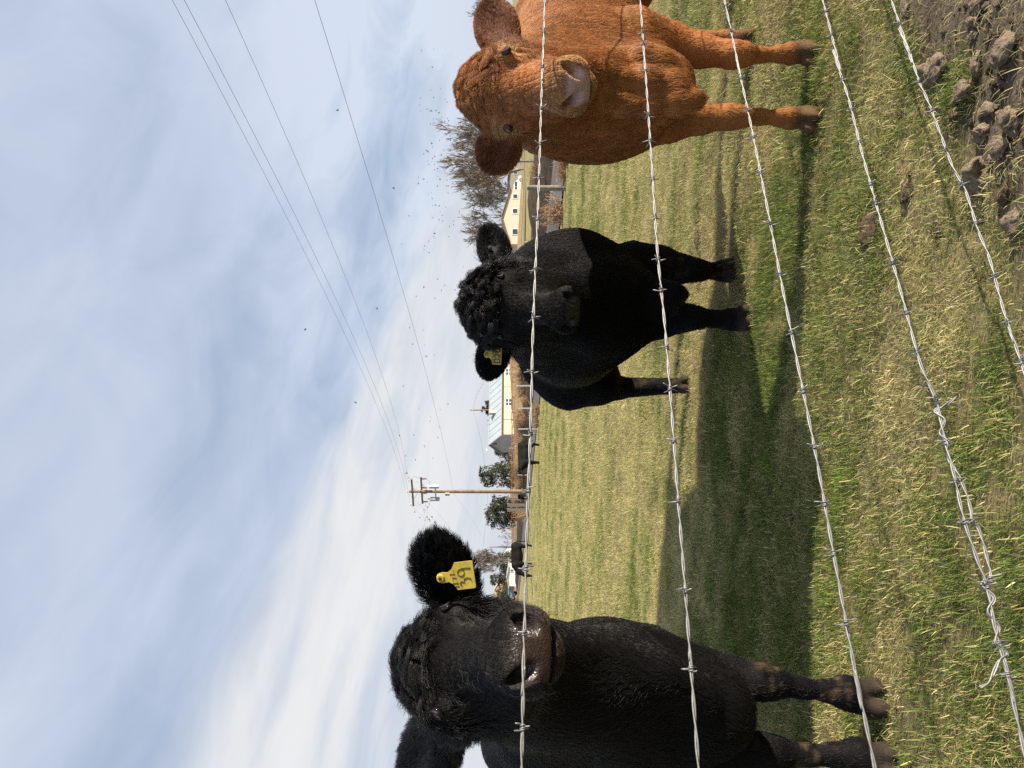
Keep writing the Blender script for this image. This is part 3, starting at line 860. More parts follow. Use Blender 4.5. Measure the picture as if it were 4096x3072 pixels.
# ---- black cow close up on the left
def near_cow():
    F0 = np.array([-1.13, 2.45, 0]); f = unit([.40, -.92, 0]); s_ = np.array([-f[1], f[0], 0])
    if s_[0] < 0: s_ = -s_
    z = np.array([0, 0, 1.0]); back = -f
    root = empty('cow', F0)
    B = Body()
    H = Head(at(1560, 2655, 1.82), at(2005, 2575, 1.43), right=(.92, .36, -.11))
    add_head(B, H, 0.98, 1.05, .215, 1.15, 1.16)
    B.cone(H(0, .10, -.15), .125, at(2140, 2735, 2.22), .165, .08, back * .8 - z * .5, 'neck')
    B.cone(H(0, .17, -.21), .10, at(2430, 2760, 2.22), .19, .09, -z + back * .2, 'neck')
    B.cone(at(2160, 2745, 2.25), .17, at(2225, 2950, 2.75), .24, .10, back * .8 - z * .5, 'neck')
    B.ell(at(2540, 2810, 2.36), (.21, .24, .34), [s_, f, z], .10, -z + back * .3, 'body')
    B.ell(at(2390, 2650, 2.58), (.14, .22, .25), [s_, f, z], .10, -z + back * .4, 'body')
    B.ell(at(2480, 3010, 2.55), (.16, .22, .30), [s_, f, z], .10, -z + back * .4, 'body')
    c = F0 - f * .62
    B.ell(c + z * .80, (.36, .68, .38), [s_, f, z], .12, back - z * .4, 'body')
    B.cone(F0 - f * .22 + z * 1.11, .17, F0 - f * 1.25 + z * 1.14, .20, .12, back, 'body')
    B.ell(F0 - f * 1.25 + z * .95, (.30, .34, .30), [s_, f, z], .12, -z, 'body')
    B.ell(at(2830, 2850, 2.30), (.12, .14, .13), [s_, f, z], .08, -z, 'dewlap')
    B.chain([(at(2300, 2620, 1.95), .035), (at(2430, 2650, 2.08), .05), (at(2600, 2700, 2.14), .06), (at(2780, 2790, 2.18), .06)], .05, 'dewlap', -z)
    B.chain([(at(2600, 2665, 2.55), .135), (at(2780, 2700, 2.5), .092), (at(2920, 2712, 2.48), .070), (at(3040, 2727, 2.44), .054), (at(3095, 2732, 2.44), .045), (at(3200, 2750, 2.45), .030), (at(3310, 2764, 2.455), .031), (at(3385, 2772, 2.46), .046)], .03, 'leg', -z)
    hoof(B, at(3385, 2772, 2.46), np.array([-1.03, 2.46, 0]), f, .056)
    B.chain([(at(2640, 3000, 2.5), .17), (at(2840, 3000, 2.45), .105), (at(2945, 3005, 2.43), .072), (at(3055, 3012, 2.42), .056), (at(3110, 3014, 2.42), .046), (at(3220, 3018, 2.42), .031), (at(3330, 3020, 2.41), .032), (at(3430, 3022, 2.40), .046)], .03, 'leg', -z)
    hoof(B, at(3430, 3022, 2.40), np.array([-1.205, 2.38, 0]), f, .056)
    hind_leg(B, F0 - f * 1.35 + s_ * .17, f); hind_leg(B, F0 - f * 1.35 - s_ * .17, f)
    eR = add_ear(B, H(.104, .112, -.125), at(1732, 2172, 1.78), H.v(.2, .6, 1), .064)
    eL = add_ear(B, H(-.104, .115, -.125), at(1650, 3100, 2.0), H.v(-.2, .5, 1), .064)
    colour = black_colour(H, (.046, .031, .024), .85)
    wet = pad_fn(H, 1.1)
    def crown_w(V, n, W, add):
        q = H.local(V)
        return tagw(W, add, 'crown') * np.clip((.20 - q[:, 1]) / .06, 0, 1)
    def fold(V, n, W, add):
        nk = tagw(W, add, 'neck', 'dewlap', 'body') * np.clip((V[:, 2] - .6) / .2, 0, 1) * np.clip((2.9 - V[:, 1]) / .3, 0, 1)
        u = V[:, 0] * 20 + V[:, 2] * 7 + sines(V, 5.0, 8)[:, 0] * 2.4
        return nk * .010 * np.sin(u) + sines(V, 7.0, 15)[:, 0] * .013 * tagw(W, add, 'body')
    sets = [
        dict(name='coat_hair', count=60000, where=lambda V, n, W, a: tagw(W, a, 'body', 'neck', 'dewlap') + .9 * tagw(W, a, 'leg'),
             length=lambda P, n, W, a: .020 * tagw(W, a, 'body', 'neck') + .030 * tagw(W, a, 'dewlap') + .012 * tagw(W, a, 'leg', 'hoof') + .003,
             lift=.16, mat=NEAR_COAT, r0=.0006, cell=.02, clump=.4, swirl=.4),
        dict(name='face_hair', count=70000, where=lambda V, n, W, a: tagw(W, a, 'face', 'eye', 'cheek', 'muzzle', 'chin', 'crown'),
             length=lambda P, n, W, a: .015 * tagw(W, a, 'face', 'cheek') + .011 * tagw(W, a, 'eye') + .006 * tagw(W, a, 'muzzle', 'chin') + .018 * tagw(W, a, 'crown') + .002,
             lift=.18, mat=NEAR_COAT, r0=.0004, cell=.013, clump=.3, swirl=.5, seed=6),
        dict(name='forelock', count=15000, where=crown_w, length=lambda P, n, W, a: np.full(len(P), .048),
             lift=.42, mat=BLACK_LOCK, r0=.00045, cell=.028, clump=.35, swirl=1.4, swirl_scale=13, wave=.25, npts=8, lock_lift=.3, curl=.3, curl_r=.15, turns=1.0, seed=7),
        dict(name='ear_hair', count=34000, where=lambda V, n, W, a: tagw(W, a, 'ear'), length=lambda P, n, W, a: np.full(len(P), .050),
             lift=.75, mat=NEAR_COAT, r0=.0005, cell=.012, clump=.55, swirl=.35, seed=8, npts=6),
    ]
    tag(root, 'black cow with a yellow ear tag looking over the fence, nearest on the left', 'cow')
    finish_cow(root, B, (-1.1, 1.38, .95), (-.3, 2.0, 1.6), H, colour, wet, sets, fold=fold, fine=.006)
    ear_tag(root, 'ear_tag', at(1763, 2312, 1.70), np.array([.15, -.15, -1]), np.array([1, 0, .15]), (.062, .078), TAG_YELLOW, [
        ([[(-.36, .40), (-.36, .52)], [(-.24, .34), (-.24, .5)], [(-.14, .36), (-.02, .35), (-.06, .47)], [(.10, .28), (.10, .43), (.24, .40)]], .0006),
        ([[(-.36, .60), (-.28, .55), (-.20, .60), (-.24, .70), (-.14, .68), (-.08, .76), (-.12, .88), (-.22, .90)],
          arc(.12, .62, .13, .10, 0, 360, 14) + [(.26, .64), (.27, .78), (.25, .92)]], .0008)], TAG_INK)
    shift_children(root)

if 'red' not in SKIP: red_cow()
if 'bull' not in SKIP: bull()
if 'near' not in SKIP: near_cow()
# ------------------------------------------------------------------ ground
def smooth01(x): x = np.clip(x, 0, 1); return x * x * (3 - 2 * x)
FENCE_Y0, FENCE_K = 1.477, 0.577            # the wires run over the line Y = FENCE_Y0 + FENCE_K * X
def fence_side(X, Y): return (FENCE_Y0 + FENCE_K * X - Y) / math.hypot(1, FENCE_K)   # >0 on the camera's side
def gz(X, Y):
    X = np.asarray(X, float); Y = np.asarray(Y, float)
    P = np.stack([X.ravel(), Y.ravel(), np.zeros(X.size)], 1)
    near = np.clip(1.3 - np.hypot(X, Y - 2) / 13, 0, 1).ravel()
    z = sines(P, 2.2, 31, 9)[:, 0] * .016 * near + sines(P, 5.0, 32, 10)[:, 1] * .016 * near + sines(P, 15.0, 34, 9)[:, 1] * .009 * near + sines(P, 0.35, 33, 8)[:, 1] * .03 * smooth01((P[:, 1] - 6) / 12)
    z -= .0088 * np.clip(P[:, 1] - 42, 0, 120) * smooth01((P[:, 0] - 4) / 16)      # the land falls away behind the road on the right
    bare = smooth01((fence_side(P[:, 0], P[:, 1]) + .20) / .15)
    z += bare * (.012 + np.abs(sines(P, 19.0, 40)[:, 0]) * .030 + sines(P, 45.0, 41)[:, 2] * .010)
    return z.reshape(X.shape)

def ground_mat():
    m = bpy.data.materials.new('pasture'); m.use_nodes = True
    nt = m.node_tree; nodes_of(nt)
    tcn = N(nt, 'ShaderNodeTexCoord'); p = tcn.outputs['Object']
    bare = N(nt, 'ShaderNodeAttribute', {'attribute_name': 'bare'}).outputs['Fac']
    n1 = N(nt, 'ShaderNodeTexNoise', Vector=p, Scale=60.0, Detail=8.0, Roughness=0.7).outputs[0]
    n2 = N(nt, 'ShaderNodeTexNoise', Vector=p, Scale=1.6, Detail=6.0, Roughness=0.65).outputs[0]
    n3 = N(nt, 'ShaderNodeTexNoise', Vector=N(nt, 'ShaderNodeMapping', Vector=p, Scale=(.16, .9, 1)).outputs[0], Scale=1.0, Detail=7.0, Roughness=0.7).outputs[0]
    soil = RAMP(nt, n1, [(.25, (.030, .021, .013)), (.55, (.085, .062, .040)), (.8, (.16, .125, .085))])
    straw = RAMP(nt, n1, [(.25, (.14, .12, .05)), (.5, (.32, .27, .12)), (.75, (.46, .39, .20))])
    green = RAMP(nt, n1, [(.25, (.045, .065, .016)), (.6, (.12, .15, .036)), (.8, (.20, .22, .07))])
    turf = MIX(nt, RAMP(nt, M(nt, 'ADD', M(nt, 'MULTIPLY', n2, .5), M(nt, 'MULTIPLY', n3, .5)), [(.50, 0.0), (.70, .75)]), straw, green)
    geo = N(nt, 'ShaderNodeSeparateXYZ', Vector=p)
    far = SMOOTH(nt, geo.outputs[1], 7.0, 22.0)
    near_c = MIX(nt, .55, soil, turf)
    c = MIX(nt, far, near_c, turf)
    greysoil = RAMP(nt, n1, [(.25, (.038, .029, .021)), (.55, (.125, .098, .070)), (.8, (.23, .185, .14))])
    c = MIX(nt, bare, c, greysoil)
    b = N(nt, 'ShaderNodeBsdfPrincipled', Base_Color=c, Roughness=.95)
    b.inputs['Specular IOR Level'].default_value = .1
    bp = N(nt, 'ShaderNodeBump', Strength=.7, Distance=.02, Height=n1)
    nt.links.new(bp.outputs[0], b.inputs['Normal'])
    N(nt, 'ShaderNodeOutputMaterial', Surface=b.outputs[0])
    return m

def axis_grid(lo, hi, c, fine, g):
    out = [c]; x = c
    while x < hi:
        x += min(fine * (1 + g * abs(x - c) ** 1.3), 160); out.append(min(x, hi))
    x = c; l = []
    while x > lo:
        x -= min(fine * (1 + g * abs(x - c) ** 1.3), 160); l.append(max(x, lo))
    return np.array(l[::-1] + out)

def build_ground():
    xs = axis_grid(-1600, 1600, .3, .022, 1.6); ys = axis_grid(-300, 3000, 2.2, .022, 1.3)
    X, Y = np.meshgrid(xs, ys, indexing='ij')
    Z = gz(X, Y)
    nx, ny = X.shape
    V = np.stack([X.ravel(), Y.ravel(), Z.ravel()], 1)
    i = np.arange(nx * ny).reshape(nx, ny)
    F = np.stack([i[:-1, :-1], i[1:, :-1], i[1:, 1:], i[:-1, 1:]], -1).reshape(-1, 4)
    o = mesh_np('ground', V, F, ground_mat())
    s = fence_side(V[:, 0], V[:, 1]) + sines(V, 6.0, 50)[:, 0] * .10 + sines(V, 17.0, 51)[:, 0] * .04
    pk = np.clip(sines(V, 2.6, 52)[:, 0] * 1.6 - .95 + sines(V, 9.0, 53)[:, 0] * .5, 0, .8) * (V[:, 1] < 9)
    set_attr(o.data, 'bare', 'FLOAT', np.maximum(smooth01((s + .16) / .12), pk), 'value')
    tag(o, kind='structure')
    return o
build_ground()

# ------------------------------------------------------------------ grass
def attr_mat(name, rough=.6, spec=.25, trans=.32):
    m = bpy.data.materials.new(name); m.use_nodes = True
    nt = m.node_tree; nodes_of(nt)
    a = N(nt, 'ShaderNodeAttribute', {'attribute_name': 'gcol'})
    oi = N(nt, 'ShaderNodeObjectInfo')
    k = N(nt, 'ShaderNodeMapRange', Value=oi.outputs['Random']); k.inputs[3].default_value = .62; k.inputs[4].default_value = 1.3
    c = MIX(nt, 1.0, a.outputs['Color'], N(nt, 'ShaderNodeCombineXYZ', X=k.outputs[0], Y=k.outputs[0], Z=k.outputs[0]).outputs[0], 'MULTIPLY')
    b = N(nt, 'ShaderNodeBsdfPrincipled', Base_Color=c, Roughness=rough)
    b.inputs['Specular IOR Level'].default_value = spec
    t = N(nt, 'ShaderNodeBsdfTranslucent', Color=c)
    mx = N(nt, 'ShaderNodeMixShader', i_0=trans, i_1=b.outputs[0], i_2=t.outputs[0])
    N(nt, 'ShaderNodeOutputMaterial', Surface=mx.outputs[0])
    return m
GRASS_MAT = attr_mat('grass_blades')
GREENS = 1.38 * np.array([[.070, .125, .016], [.100, .155, .024], [.050, .092, .014], [.140, .185, .036], [.17, .195, .05]])
STRAWS = 1.55 * np.array([[.42, .36, .15], [.36, .31, .125], [.48, .42, .22], [.27, .22, .09], [.40, .35, .18], [.26, .25, .09]])

def tuft(seed, blades, spread, h, straw, width=.0022, lean=.5, flat=0.0):
    r = np.random.default_rng(seed)
    base = r.normal(0, spread, (blades, 2)); n = blades
    ang = r.uniform(0, 6.283, n); hh = h * r.uniform(.5, 1.25, n)
    isst = r.uniform(size=n) < straw
    ln = np.where(isst, lean * 1.5, lean) * r.uniform(.3, 1.5, n)
    fl = np.where(r.uniform(size=n) < flat, 1.0, 0.0)
    ln = np.maximum(ln, fl * r.uniform(1.25, 1.55, n))
    hh = np.where(fl > 0, hh * .7, hh)
    d = np.stack([np.cos(ang), np.sin(ang)], 1); sd = np.stack([-d[:, 1], d[:, 0]], 1)
    w = width * r.uniform(.6, 1.4, n)
    V = np.zeros((n, 7, 3)); ts = [0, .38, .72, 1]
    curv = r.uniform(.3, 1.0, n)
    p = np.concatenate([base, np.full((n, 1), -.006) + fl[:, None] * r.uniform(.004, .03, (n, 1))], 1)
    for i, t in enumerate(ts):
        a = ln * (.45 + curv * t); a = np.clip(a, 0, 1.75)
        if i:
            seg = hh * (ts[i] - ts[i - 1])
            p = p + np.concatenate([d * (np.sin(a) * seg)[:, None], (np.cos(a) * seg)[:, None]], 1)
        ww = w * (1, .9, .62, 0)[i]
        off = np.concatenate([sd * ww[:, None], np.zeros((n, 1))], 1)
        if i < 3: V[:, 2 * i] = p - off; V[:, 2 * i + 1] = p + off
        else: V[:, 6] = p
    b = (np.arange(n) * 7)[:, None]
    tri = np.array([[0, 1, 3], [0, 3, 2], [2, 3, 5], [2, 5, 4], [4, 5, 6]])
    F = (b[:, :, None] + tri[None]).reshape(-1, 3)
    C = np.where(isst[:, None], STRAWS[r.integers(0, len(STRAWS), n)], GREENS[r.integers(0, len(GREENS), n)]) * r.uniform(.75, 1.2, (n, 1))
    me = bpy.data.meshes.new('grass_tuft')
    Vf = V.reshape(-1, 3).astype(np.float32)
    me.vertices.add(len(Vf)); me.vertices.foreach_set('co', Vf.ravel())
    me.loops.add(F.size); me.loops.foreach_set('vertex_index', F.ravel().astype(np.int32))
    me.polygons.add(len(F)); me.polygons.foreach_set('loop_start', np.arange(0, F.size, 3, dtype=np.int32))
    me.update(calc_edges=True)
    cc = np.ones((n, 7, 4), np.float32); cc[:, :, :3] = C[:, None]
    tipdry = (r.uniform(size=n) < .35)[:, None]
    cc[:, 6, :3] = np.where(tipdry, np.array([.35, .29, .12]), cc[:, 6, :3])
    set_attr(me, 'gcol', 'FLOAT_COLOR', cc.reshape(-1, 4), 'color')
    me.materials.append(GRASS_MAT)
    return bpy.data.objects.new('grass_tuft', me)

def scatter(name, protos, P, idx, rot, scl):
    pc = bpy.data.collections.new(name + '_kinds')
    names = []
    for i, o in enumerate(protos):
        o.name = 'k%02d_' % i + name; pc.objects.link(o)
    me = bpy.data.meshes.new(name)
    me.vertices.add(len(P)); me.vertices.foreach_set('co', P.astype(np.float32).ravel())
    a = me.attributes.new('kind_i', 'INT', 'POINT'); a.data.foreach_set('value', idx.astype(np.int32))
    a = me.attributes.new('turn', 'FLOAT_VECTOR', 'POINT'); a.data.foreach_set('vector', rot.astype(np.float32).ravel())
    a = me.attributes.new('size', 'FLOAT', 'POINT'); a.data.foreach_set('value', scl.astype(np.float32))
    o = bpy.data.objects.new(name, me); col.objects.link(o)
    g = bpy.data.node_groups.new(name, 'GeometryNodeTree')
    g.interface.new_socket('Geometry', in_out='INPUT', socket_type='NodeSocketGeometry')
    g.interface.new_socket('Geometry', in_out='OUTPUT', socket_type='NodeSocketGeometry')
    gi = g.nodes.new('NodeGroupInput'); go = g.nodes.new('NodeGroupOutput')
    ci = g.nodes.new('GeometryNodeCollectionInfo'); ci.inputs[0].default_value = pc
    ci.inputs['Separate Children'].default_value = True; ci.inputs['Reset Children'].default_value = True
    ip = g.nodes.new('GeometryNodeInstanceOnPoints'); ip.inputs['Pick Instance'].default_value = True
    def named(n, t):
        q = g.nodes.new('GeometryNodeInputNamedAttribute'); q.data_type = t; q.inputs[0].default_value = n
        return next(s_ for s_ in q.outputs if s_.enabled and s_.name == 'Attribute')
    er = g.nodes.new('FunctionNodeEulerToRotation')
    L = g.links.new
    L(named('turn', 'FLOAT_VECTOR'), er.inputs[0])
    L(gi.outputs[0], ip.inputs['Points']); L(ci.outputs[0], ip.inputs['Instance'])
    L(named('kind_i', 'INT'), ip.inputs['Instance Index']); L(er.outputs[0], ip.inputs['Rotation'])
    L(named('size', 'FLOAT'), ip.inputs['Scale']); L(ip.outputs[0], go.inputs[0])
    md = o.modifiers.new('scatter', 'NODES'); md.node_group = g
    return o

def wedge(n, y0, y1, pad, r, power=1.0):
    """random ground points in front of the camera between depths y0 and y1"""
    u = r.uniform(size=n)
    Y = np.sqrt(y0 ** 2 + u * (y1 ** 2 - y0 ** 2))
    X = r.uniform(-1, 1, n) * (.56 * Y + pad)
    return X, Y

def patchy(X, Y):
    P = np.stack([X, Y, 0 * X], 1)
    g = sines(P, 2.0, 60, 9)[:, 0] * .55 + sines(P, 6.0, 61, 10)[:, 0] * .8 + sines(P, 16.0, 63, 9)[:, 0] * .5 + sines(P, .6, 62, 8)[:, 0] * .3
    return g
def road_offset(X, Y):
    """signed distance to the near edge of the road, >0 towards the road"""
    d = np.array([-.345, .939]); n = np.array([.939, .345])
    return (X - 4.4) * n[0] + (Y - 17.3) * n[1]

def choose(X, Y, noise, r):
    """tuft kind by patch: greener near the fence, more straw out in the field"""
    n = len(X); g = patchy(X, Y) + r.normal(0, noise, n); far = smooth01((Y - 2.6) / 6.0)
    a = .22 + .62 * far; b = -.35 + .66 * far
    return g, np.where(g > a, r.integers(0, 5, n), np.where(g > b, r.integers(5, 10, n), r.integers(10, 15, n)))

def grow():
    r = np.random.default_rng(77)
    protos = [tuft(i, 78, .038, .040, .12, .0011, .75) for i in range(5)]          # 0-4 green
    protos += [tuft(20 + i, 78, .042, .038, .42, .0010, .85, .2) for i in range(5)]  # 5-9 mixed
    protos += [tuft(40 + i, 76, .047, .038, .93, .00085, 1.0, .4) for i in range(5)] # 10-14 straw
    protos += [tuft(60 + i, 34, .055, .055, 1.0, .0006, 1.3, .85) for i in range(3)]  # 15-17 loose dead stems
    Xs, Ys, Is, Ss = [], [], [], []
    # near turf
    n = 42000
    X, Y = wedge(n, 1.2, 8.0, 1.6, r)
    g, kind = choose(X, Y, .18, r)
    side = fence_side(X, Y) + sines(np.stack([X, Y, 0 * X], 1), 6.0, 50)[:, 0] * .10
    keep = (side < -.14) | ((side < .02) & (r.uniform(size=n) < .22))
    P2 = np.stack([X, Y, 0 * X], 1)
    pk = np.clip(sines(P2, 2.6, 52)[:, 0] * 1.6 - .95 + sines(P2, 9.0, 53)[:, 0] * .5, 0, .8)
    keep &= r.uniform(size=n) > pk * .9
    lush = np.clip(sines(P2, 4.0, 66)[:, 0] - .35, 0, 1) * (g > 0)
    sc = np.exp(r.normal(-.28, .26, n)) * (1 + .6 * lush)
    Xs.append(X[keep]); Ys.append(Y[keep]); Is.append(kind[keep]); Ss.append(sc[keep])
    # dead stems everywhere, thick on the bare strip
    n = 5200
    X, Y = wedge(n, 1.2, 5.5, .3, r)
    side = fence_side(X, Y)
    keep = (r.uniform(size=n) < np.where(side > -.1, .6, .05 + .15 * (patchy(X, Y) < -.3)))
    Xs.append(X[keep]); Ys.append(Y[keep]); Is.append(r.integers(15, 18, n)[keep]); Ss.append(r.uniform(.5, 1.2, n)[keep])
    # farther turf
    n = 44000
    X, Y = wedge(n, 7.2, 16.0, 2.0, r)
    g, kind = choose(X, Y, .30, r)
    keep = road_offset(X, Y) < -.6
    Xs.append(X[keep]); Ys.append(Y[keep]); Is.append(kind[keep]); Ss.append((np.exp(r.normal(0, .3, n)) * (.8 + .03 * Y))[keep])
    n = 36000
    X, Y = wedge(n, 15.0, 34.0, 3.0, r)
    g, kind = choose(X, Y, .40, r)
    keep = road_offset(X, Y) < -.6
    Xs.append(X[keep]); Ys.append(Y[keep]); Is.append(kind[keep]); Ss.append((r.uniform(.8, 1.4, n) * (1 + .035 * Y))[keep] * .9)
    n = 15000
    X, Y = wedge(n, 33.0, 80.0, 1.0, r)
    g, kind = choose(X, Y, .5, r)
    keep = road_offset(X, Y) < -.5
    Xs.append(X[keep]); Ys.append(Y[keep]); Is.append(kind[keep]); Ss.append((r.uniform(2.0, 3.2, n))[keep])
    # lush clumps by the fence, where the photograph shows them
    for px, py, sp_, m_ in ((3450, 880, .10, 40), (3540, 1000, .10, 30), (3600, 520, .12, 25), (3850, 330, .06, 16), (3300, 1250, .2, 25), (3820, 1950, .12, 20), (3950, 2900, .12, 20)):
        p = ground_at(px, py)
        Xs.append(p[0] + r.normal(0, sp_, m_)); Ys.append(p[1] + r.normal(0, sp_ * .8, m_)); Is.append(np.where(r.uniform(size=m_) < .6, r.integers(0, 5, m_), r.integers(5, 10, m_))); Ss.append(r.uniform(.55, 1.1, m_))
    X = np.concatenate(Xs); Y = np.concatenate(Ys); I = np.concatenate(Is); S = np.concatenate(Ss)
    Z = gz(X, Y)
    rot = np.stack([r.normal(0, .08, len(X)), r.normal(0, .08, len(X)), r.uniform(0, 6.283, len(X))], 1)
    o = scatter('grass', protos, np.stack([X, Y, Z], 1), I, rot, S)
    tag(o, 'short winter pasture grass, green blades mixed with dry straw', 'grass', kind='stuff')
if 'grass' not in SKIP: grow()

# ------------------------------------------------------------------ barbed wire fence
WIRE = principled('galvanised_wire', (.23, .23, .22), .5, .4, metal=.4, noise=.25, nscale=120)
def fence_pt(px, py):
    """point in the fence plane seen at a photograph pixel"""
    k = (1536.0 - py) / FPX
    Y = FENCE_Y0 / (1 - FENCE_K * k)
    return at(px, py, Y)

def resample(pts, step):
    pts = np.array(pts); d = np.r_[0, np.cumsum(np.linalg.norm(np.diff(pts, axis=0), axis=1))]
    # smooth the polyline with a Catmull-Rom spline first
    q = []
    n = len(pts)
    for i in range(n - 1):
        p0, p1, p2, p3 = pts[max(i - 1, 0)], pts[i], pts[i + 1], pts[min(i + 2, n - 1)]
        for t in np.linspace(0, 1, 24, endpoint=False):
            q.append(.5 * (2 * p1 + (p2 - p0) * t + (2 * p0 - 5 * p1 + 4 * p2 - p3) * t * t + (3 * p1 - p0 - 3 * p2 + p3) * t ** 3))
    q.append(pts[-1]); q = np.array(q)
    d = np.r_[0, np.cumsum(np.linalg.norm(np.diff(q, axis=0), axis=1))]
    s = np.arange(0, d[-1], step)
    return np.stack([np.interp(s, d, q[:, k]) for k in range(3)], 1), s

def twisted(path, s, phase, rad, pitch=.115):
    T = np.gradient(path, axis=0); T /= np.linalg.norm(T, axis=1, keepdims=True)
    up = np.array([0, 0, 1.0]); A = np.cross(T, up); A /= np.linalg.norm(A, axis=1, keepdims=True); Bn = np.cross(A, T)
    ph = (2 * math.pi * s / pitch + phase + .9 * np.sin(s * 5))[:, None]
    return path + rad * (np.cos(ph) * A + np.sin(ph) * Bn)

def barb(parent, p, t, r, wire_r=.0011, extra=1.0):
    """a four-point barb: two short wires wound round the strands with cut ends sticking out"""
    t = unit(t); a = unit(np.cross(t, [.2, .3, .93])); b = np.cross(t, a)
    th = r.uniform(0, 6.28); a, b = a * math.cos(th) + b * math.sin(th), b * math.cos(th) - a * math.sin(th)
    for k, off in ((0, -.0028), (1, .0028)):
        P = []
        R = .0036
        out = unit(a * r.uniform(.8, 1.2) * (1 if k else -1) + b * r.uniform(-.5, .5) + t * r.uniform(-.3, .3))
        a0 = math.atan2(out @ b, out @ a)
        for i in range(17):
            an = a0 + (i / 16) * (2 * math.pi * 1.5)
            P.append(p + t * (off + .0036 * (i / 16 - .5)) + R * (math.cos(an) * a + math.sin(an) * b))
        e0 = unit(P[0] - p - t * ((P[0] - p) @ t)); e1 = unit(P[-1] - p - t * ((P[-1] - p) @ t))
        L0, L1 = r.uniform(.008, .017, 2) * extra
        tw = np.cross(t, e0); P = [P[0] - tw * L0 * .75 + e0 * L0 * .7, P[0] - tw * .003 + e0 * .001] + P
        tw = np.cross(t, e1); P = P + [P[-1] + tw * .003 + e1 * .001, P[-1] + tw * L1 * .75 + e1 * L1 * .7]
        yield P

def wire(name, pix, label, barbs, seed, pitch=.115):
    r = np.random.default_rng(seed)
    pts = [fence_pt(px, py) for px, py in pix]
    pts = [pts[0] + unit(pts[0] - pts[2]) * 3.2] + pts + [pts[-1] + unit(pts[-1] - pts[-3]) * 1.6]
    path, s = resample(pts, .006)
    root = empty(name, path[len(path) // 2])
    for ph in (0, math.pi):
        MB().tube(list(twisted(path, s, ph + seed, .0017, pitch)), .00165, 6).build('strand', WIRE, root, smooth=True)
    py_of = 1536.0 - path[:, 0] / path[:, 1] * FPX
    for by in barbs:
        i = int(np.argmin(np.abs(py_of - by))); i = min(max(i, 1), len(path) - 2)
        mb = MB()
        for P in barb(root, path[i], path[i + 1] - path[i - 1], r): mb.tube(P, .0012, 5)
        mb.build('barb', WIRE, root, smooth=True)
    shift_children(root)
    return root

S_ = 1.8517
def sc_(l): return [(x * S_, y * S_) for x, y in l]
WIRES = [
    (sc_([(1177, 0), (1171, 170), (1163, 430), (1152, 700), (1147, 900), (1139, 1130), (1134, 1330), (1129, 1500), (1127, 1659)]),
     'topmost barbed wire strand of the fence, crossing the muzzles of the cattle', [130, 265, 430, 575, 715, 875, 1075, 1265, 1485, 1735, 1955, 2270, 2535, 2910], 3),
    (sc_([(1383, 0), (1392, 120), (1407, 340), (1420, 540), (1436, 700), (1452, 900), (1466, 1090), (1481, 1280), (1491, 1420), (1509, 1659)]),
     'second barbed wire strand from the top, crossing the chests of the cattle', [130, 175, 285, 462, 560, 715, 870, 1035, 1160, 1385, 1550, 1760, 2000, 2360, 2680], 4),
    (sc_([(1565, 0), (1592, 130), (1620, 260), (1652, 420), (1690, 620), (1722, 780), (1762, 980), (1798, 1180), (1838, 1400), (1862, 1530), (1890, 1659)]),
     'third barbed wire strand from the top, in front of the lower legs', [25, 125, 315, 440, 550, 690, 890, 1100, 1330, 1560, 1790, 2020, 2205, 2500], 5),
    (sc_([(1777, 0), (1800, 110), (1832, 210), (1862, 330), (1898, 460), (1935, 590), (1962, 690), (1990, 790), (2022, 865), (2040, 945), (2062, 1030), (2082, 1120), (2108, 1200), (2133, 1270), (2150, 1360), (2170, 1430), (2192, 1520), (2212, 1620)]),
     'fourth barbed wire strand from the top, spliced with a loop of wire', [45, 140, 320, 440, 570, 735, 810, 1050, 1250, 1405, 1590, 1775, 1920, 2090, 2340, 2570, 2700], 6),
    (sc_([(1925, 0), (1942, 60), (1962, 105), (1985, 175), (2003, 215), (2030, 285), (2058, 360), (2085, 410), (2112, 495), (2138, 560), (2165, 660), (2190, 740), (2215, 810)]),
     'lowest barbed wire strand, close over the bare soil', [95, 210, 325, 440, 595, 735, 895, 1100, 1290, 1450], 7),
]
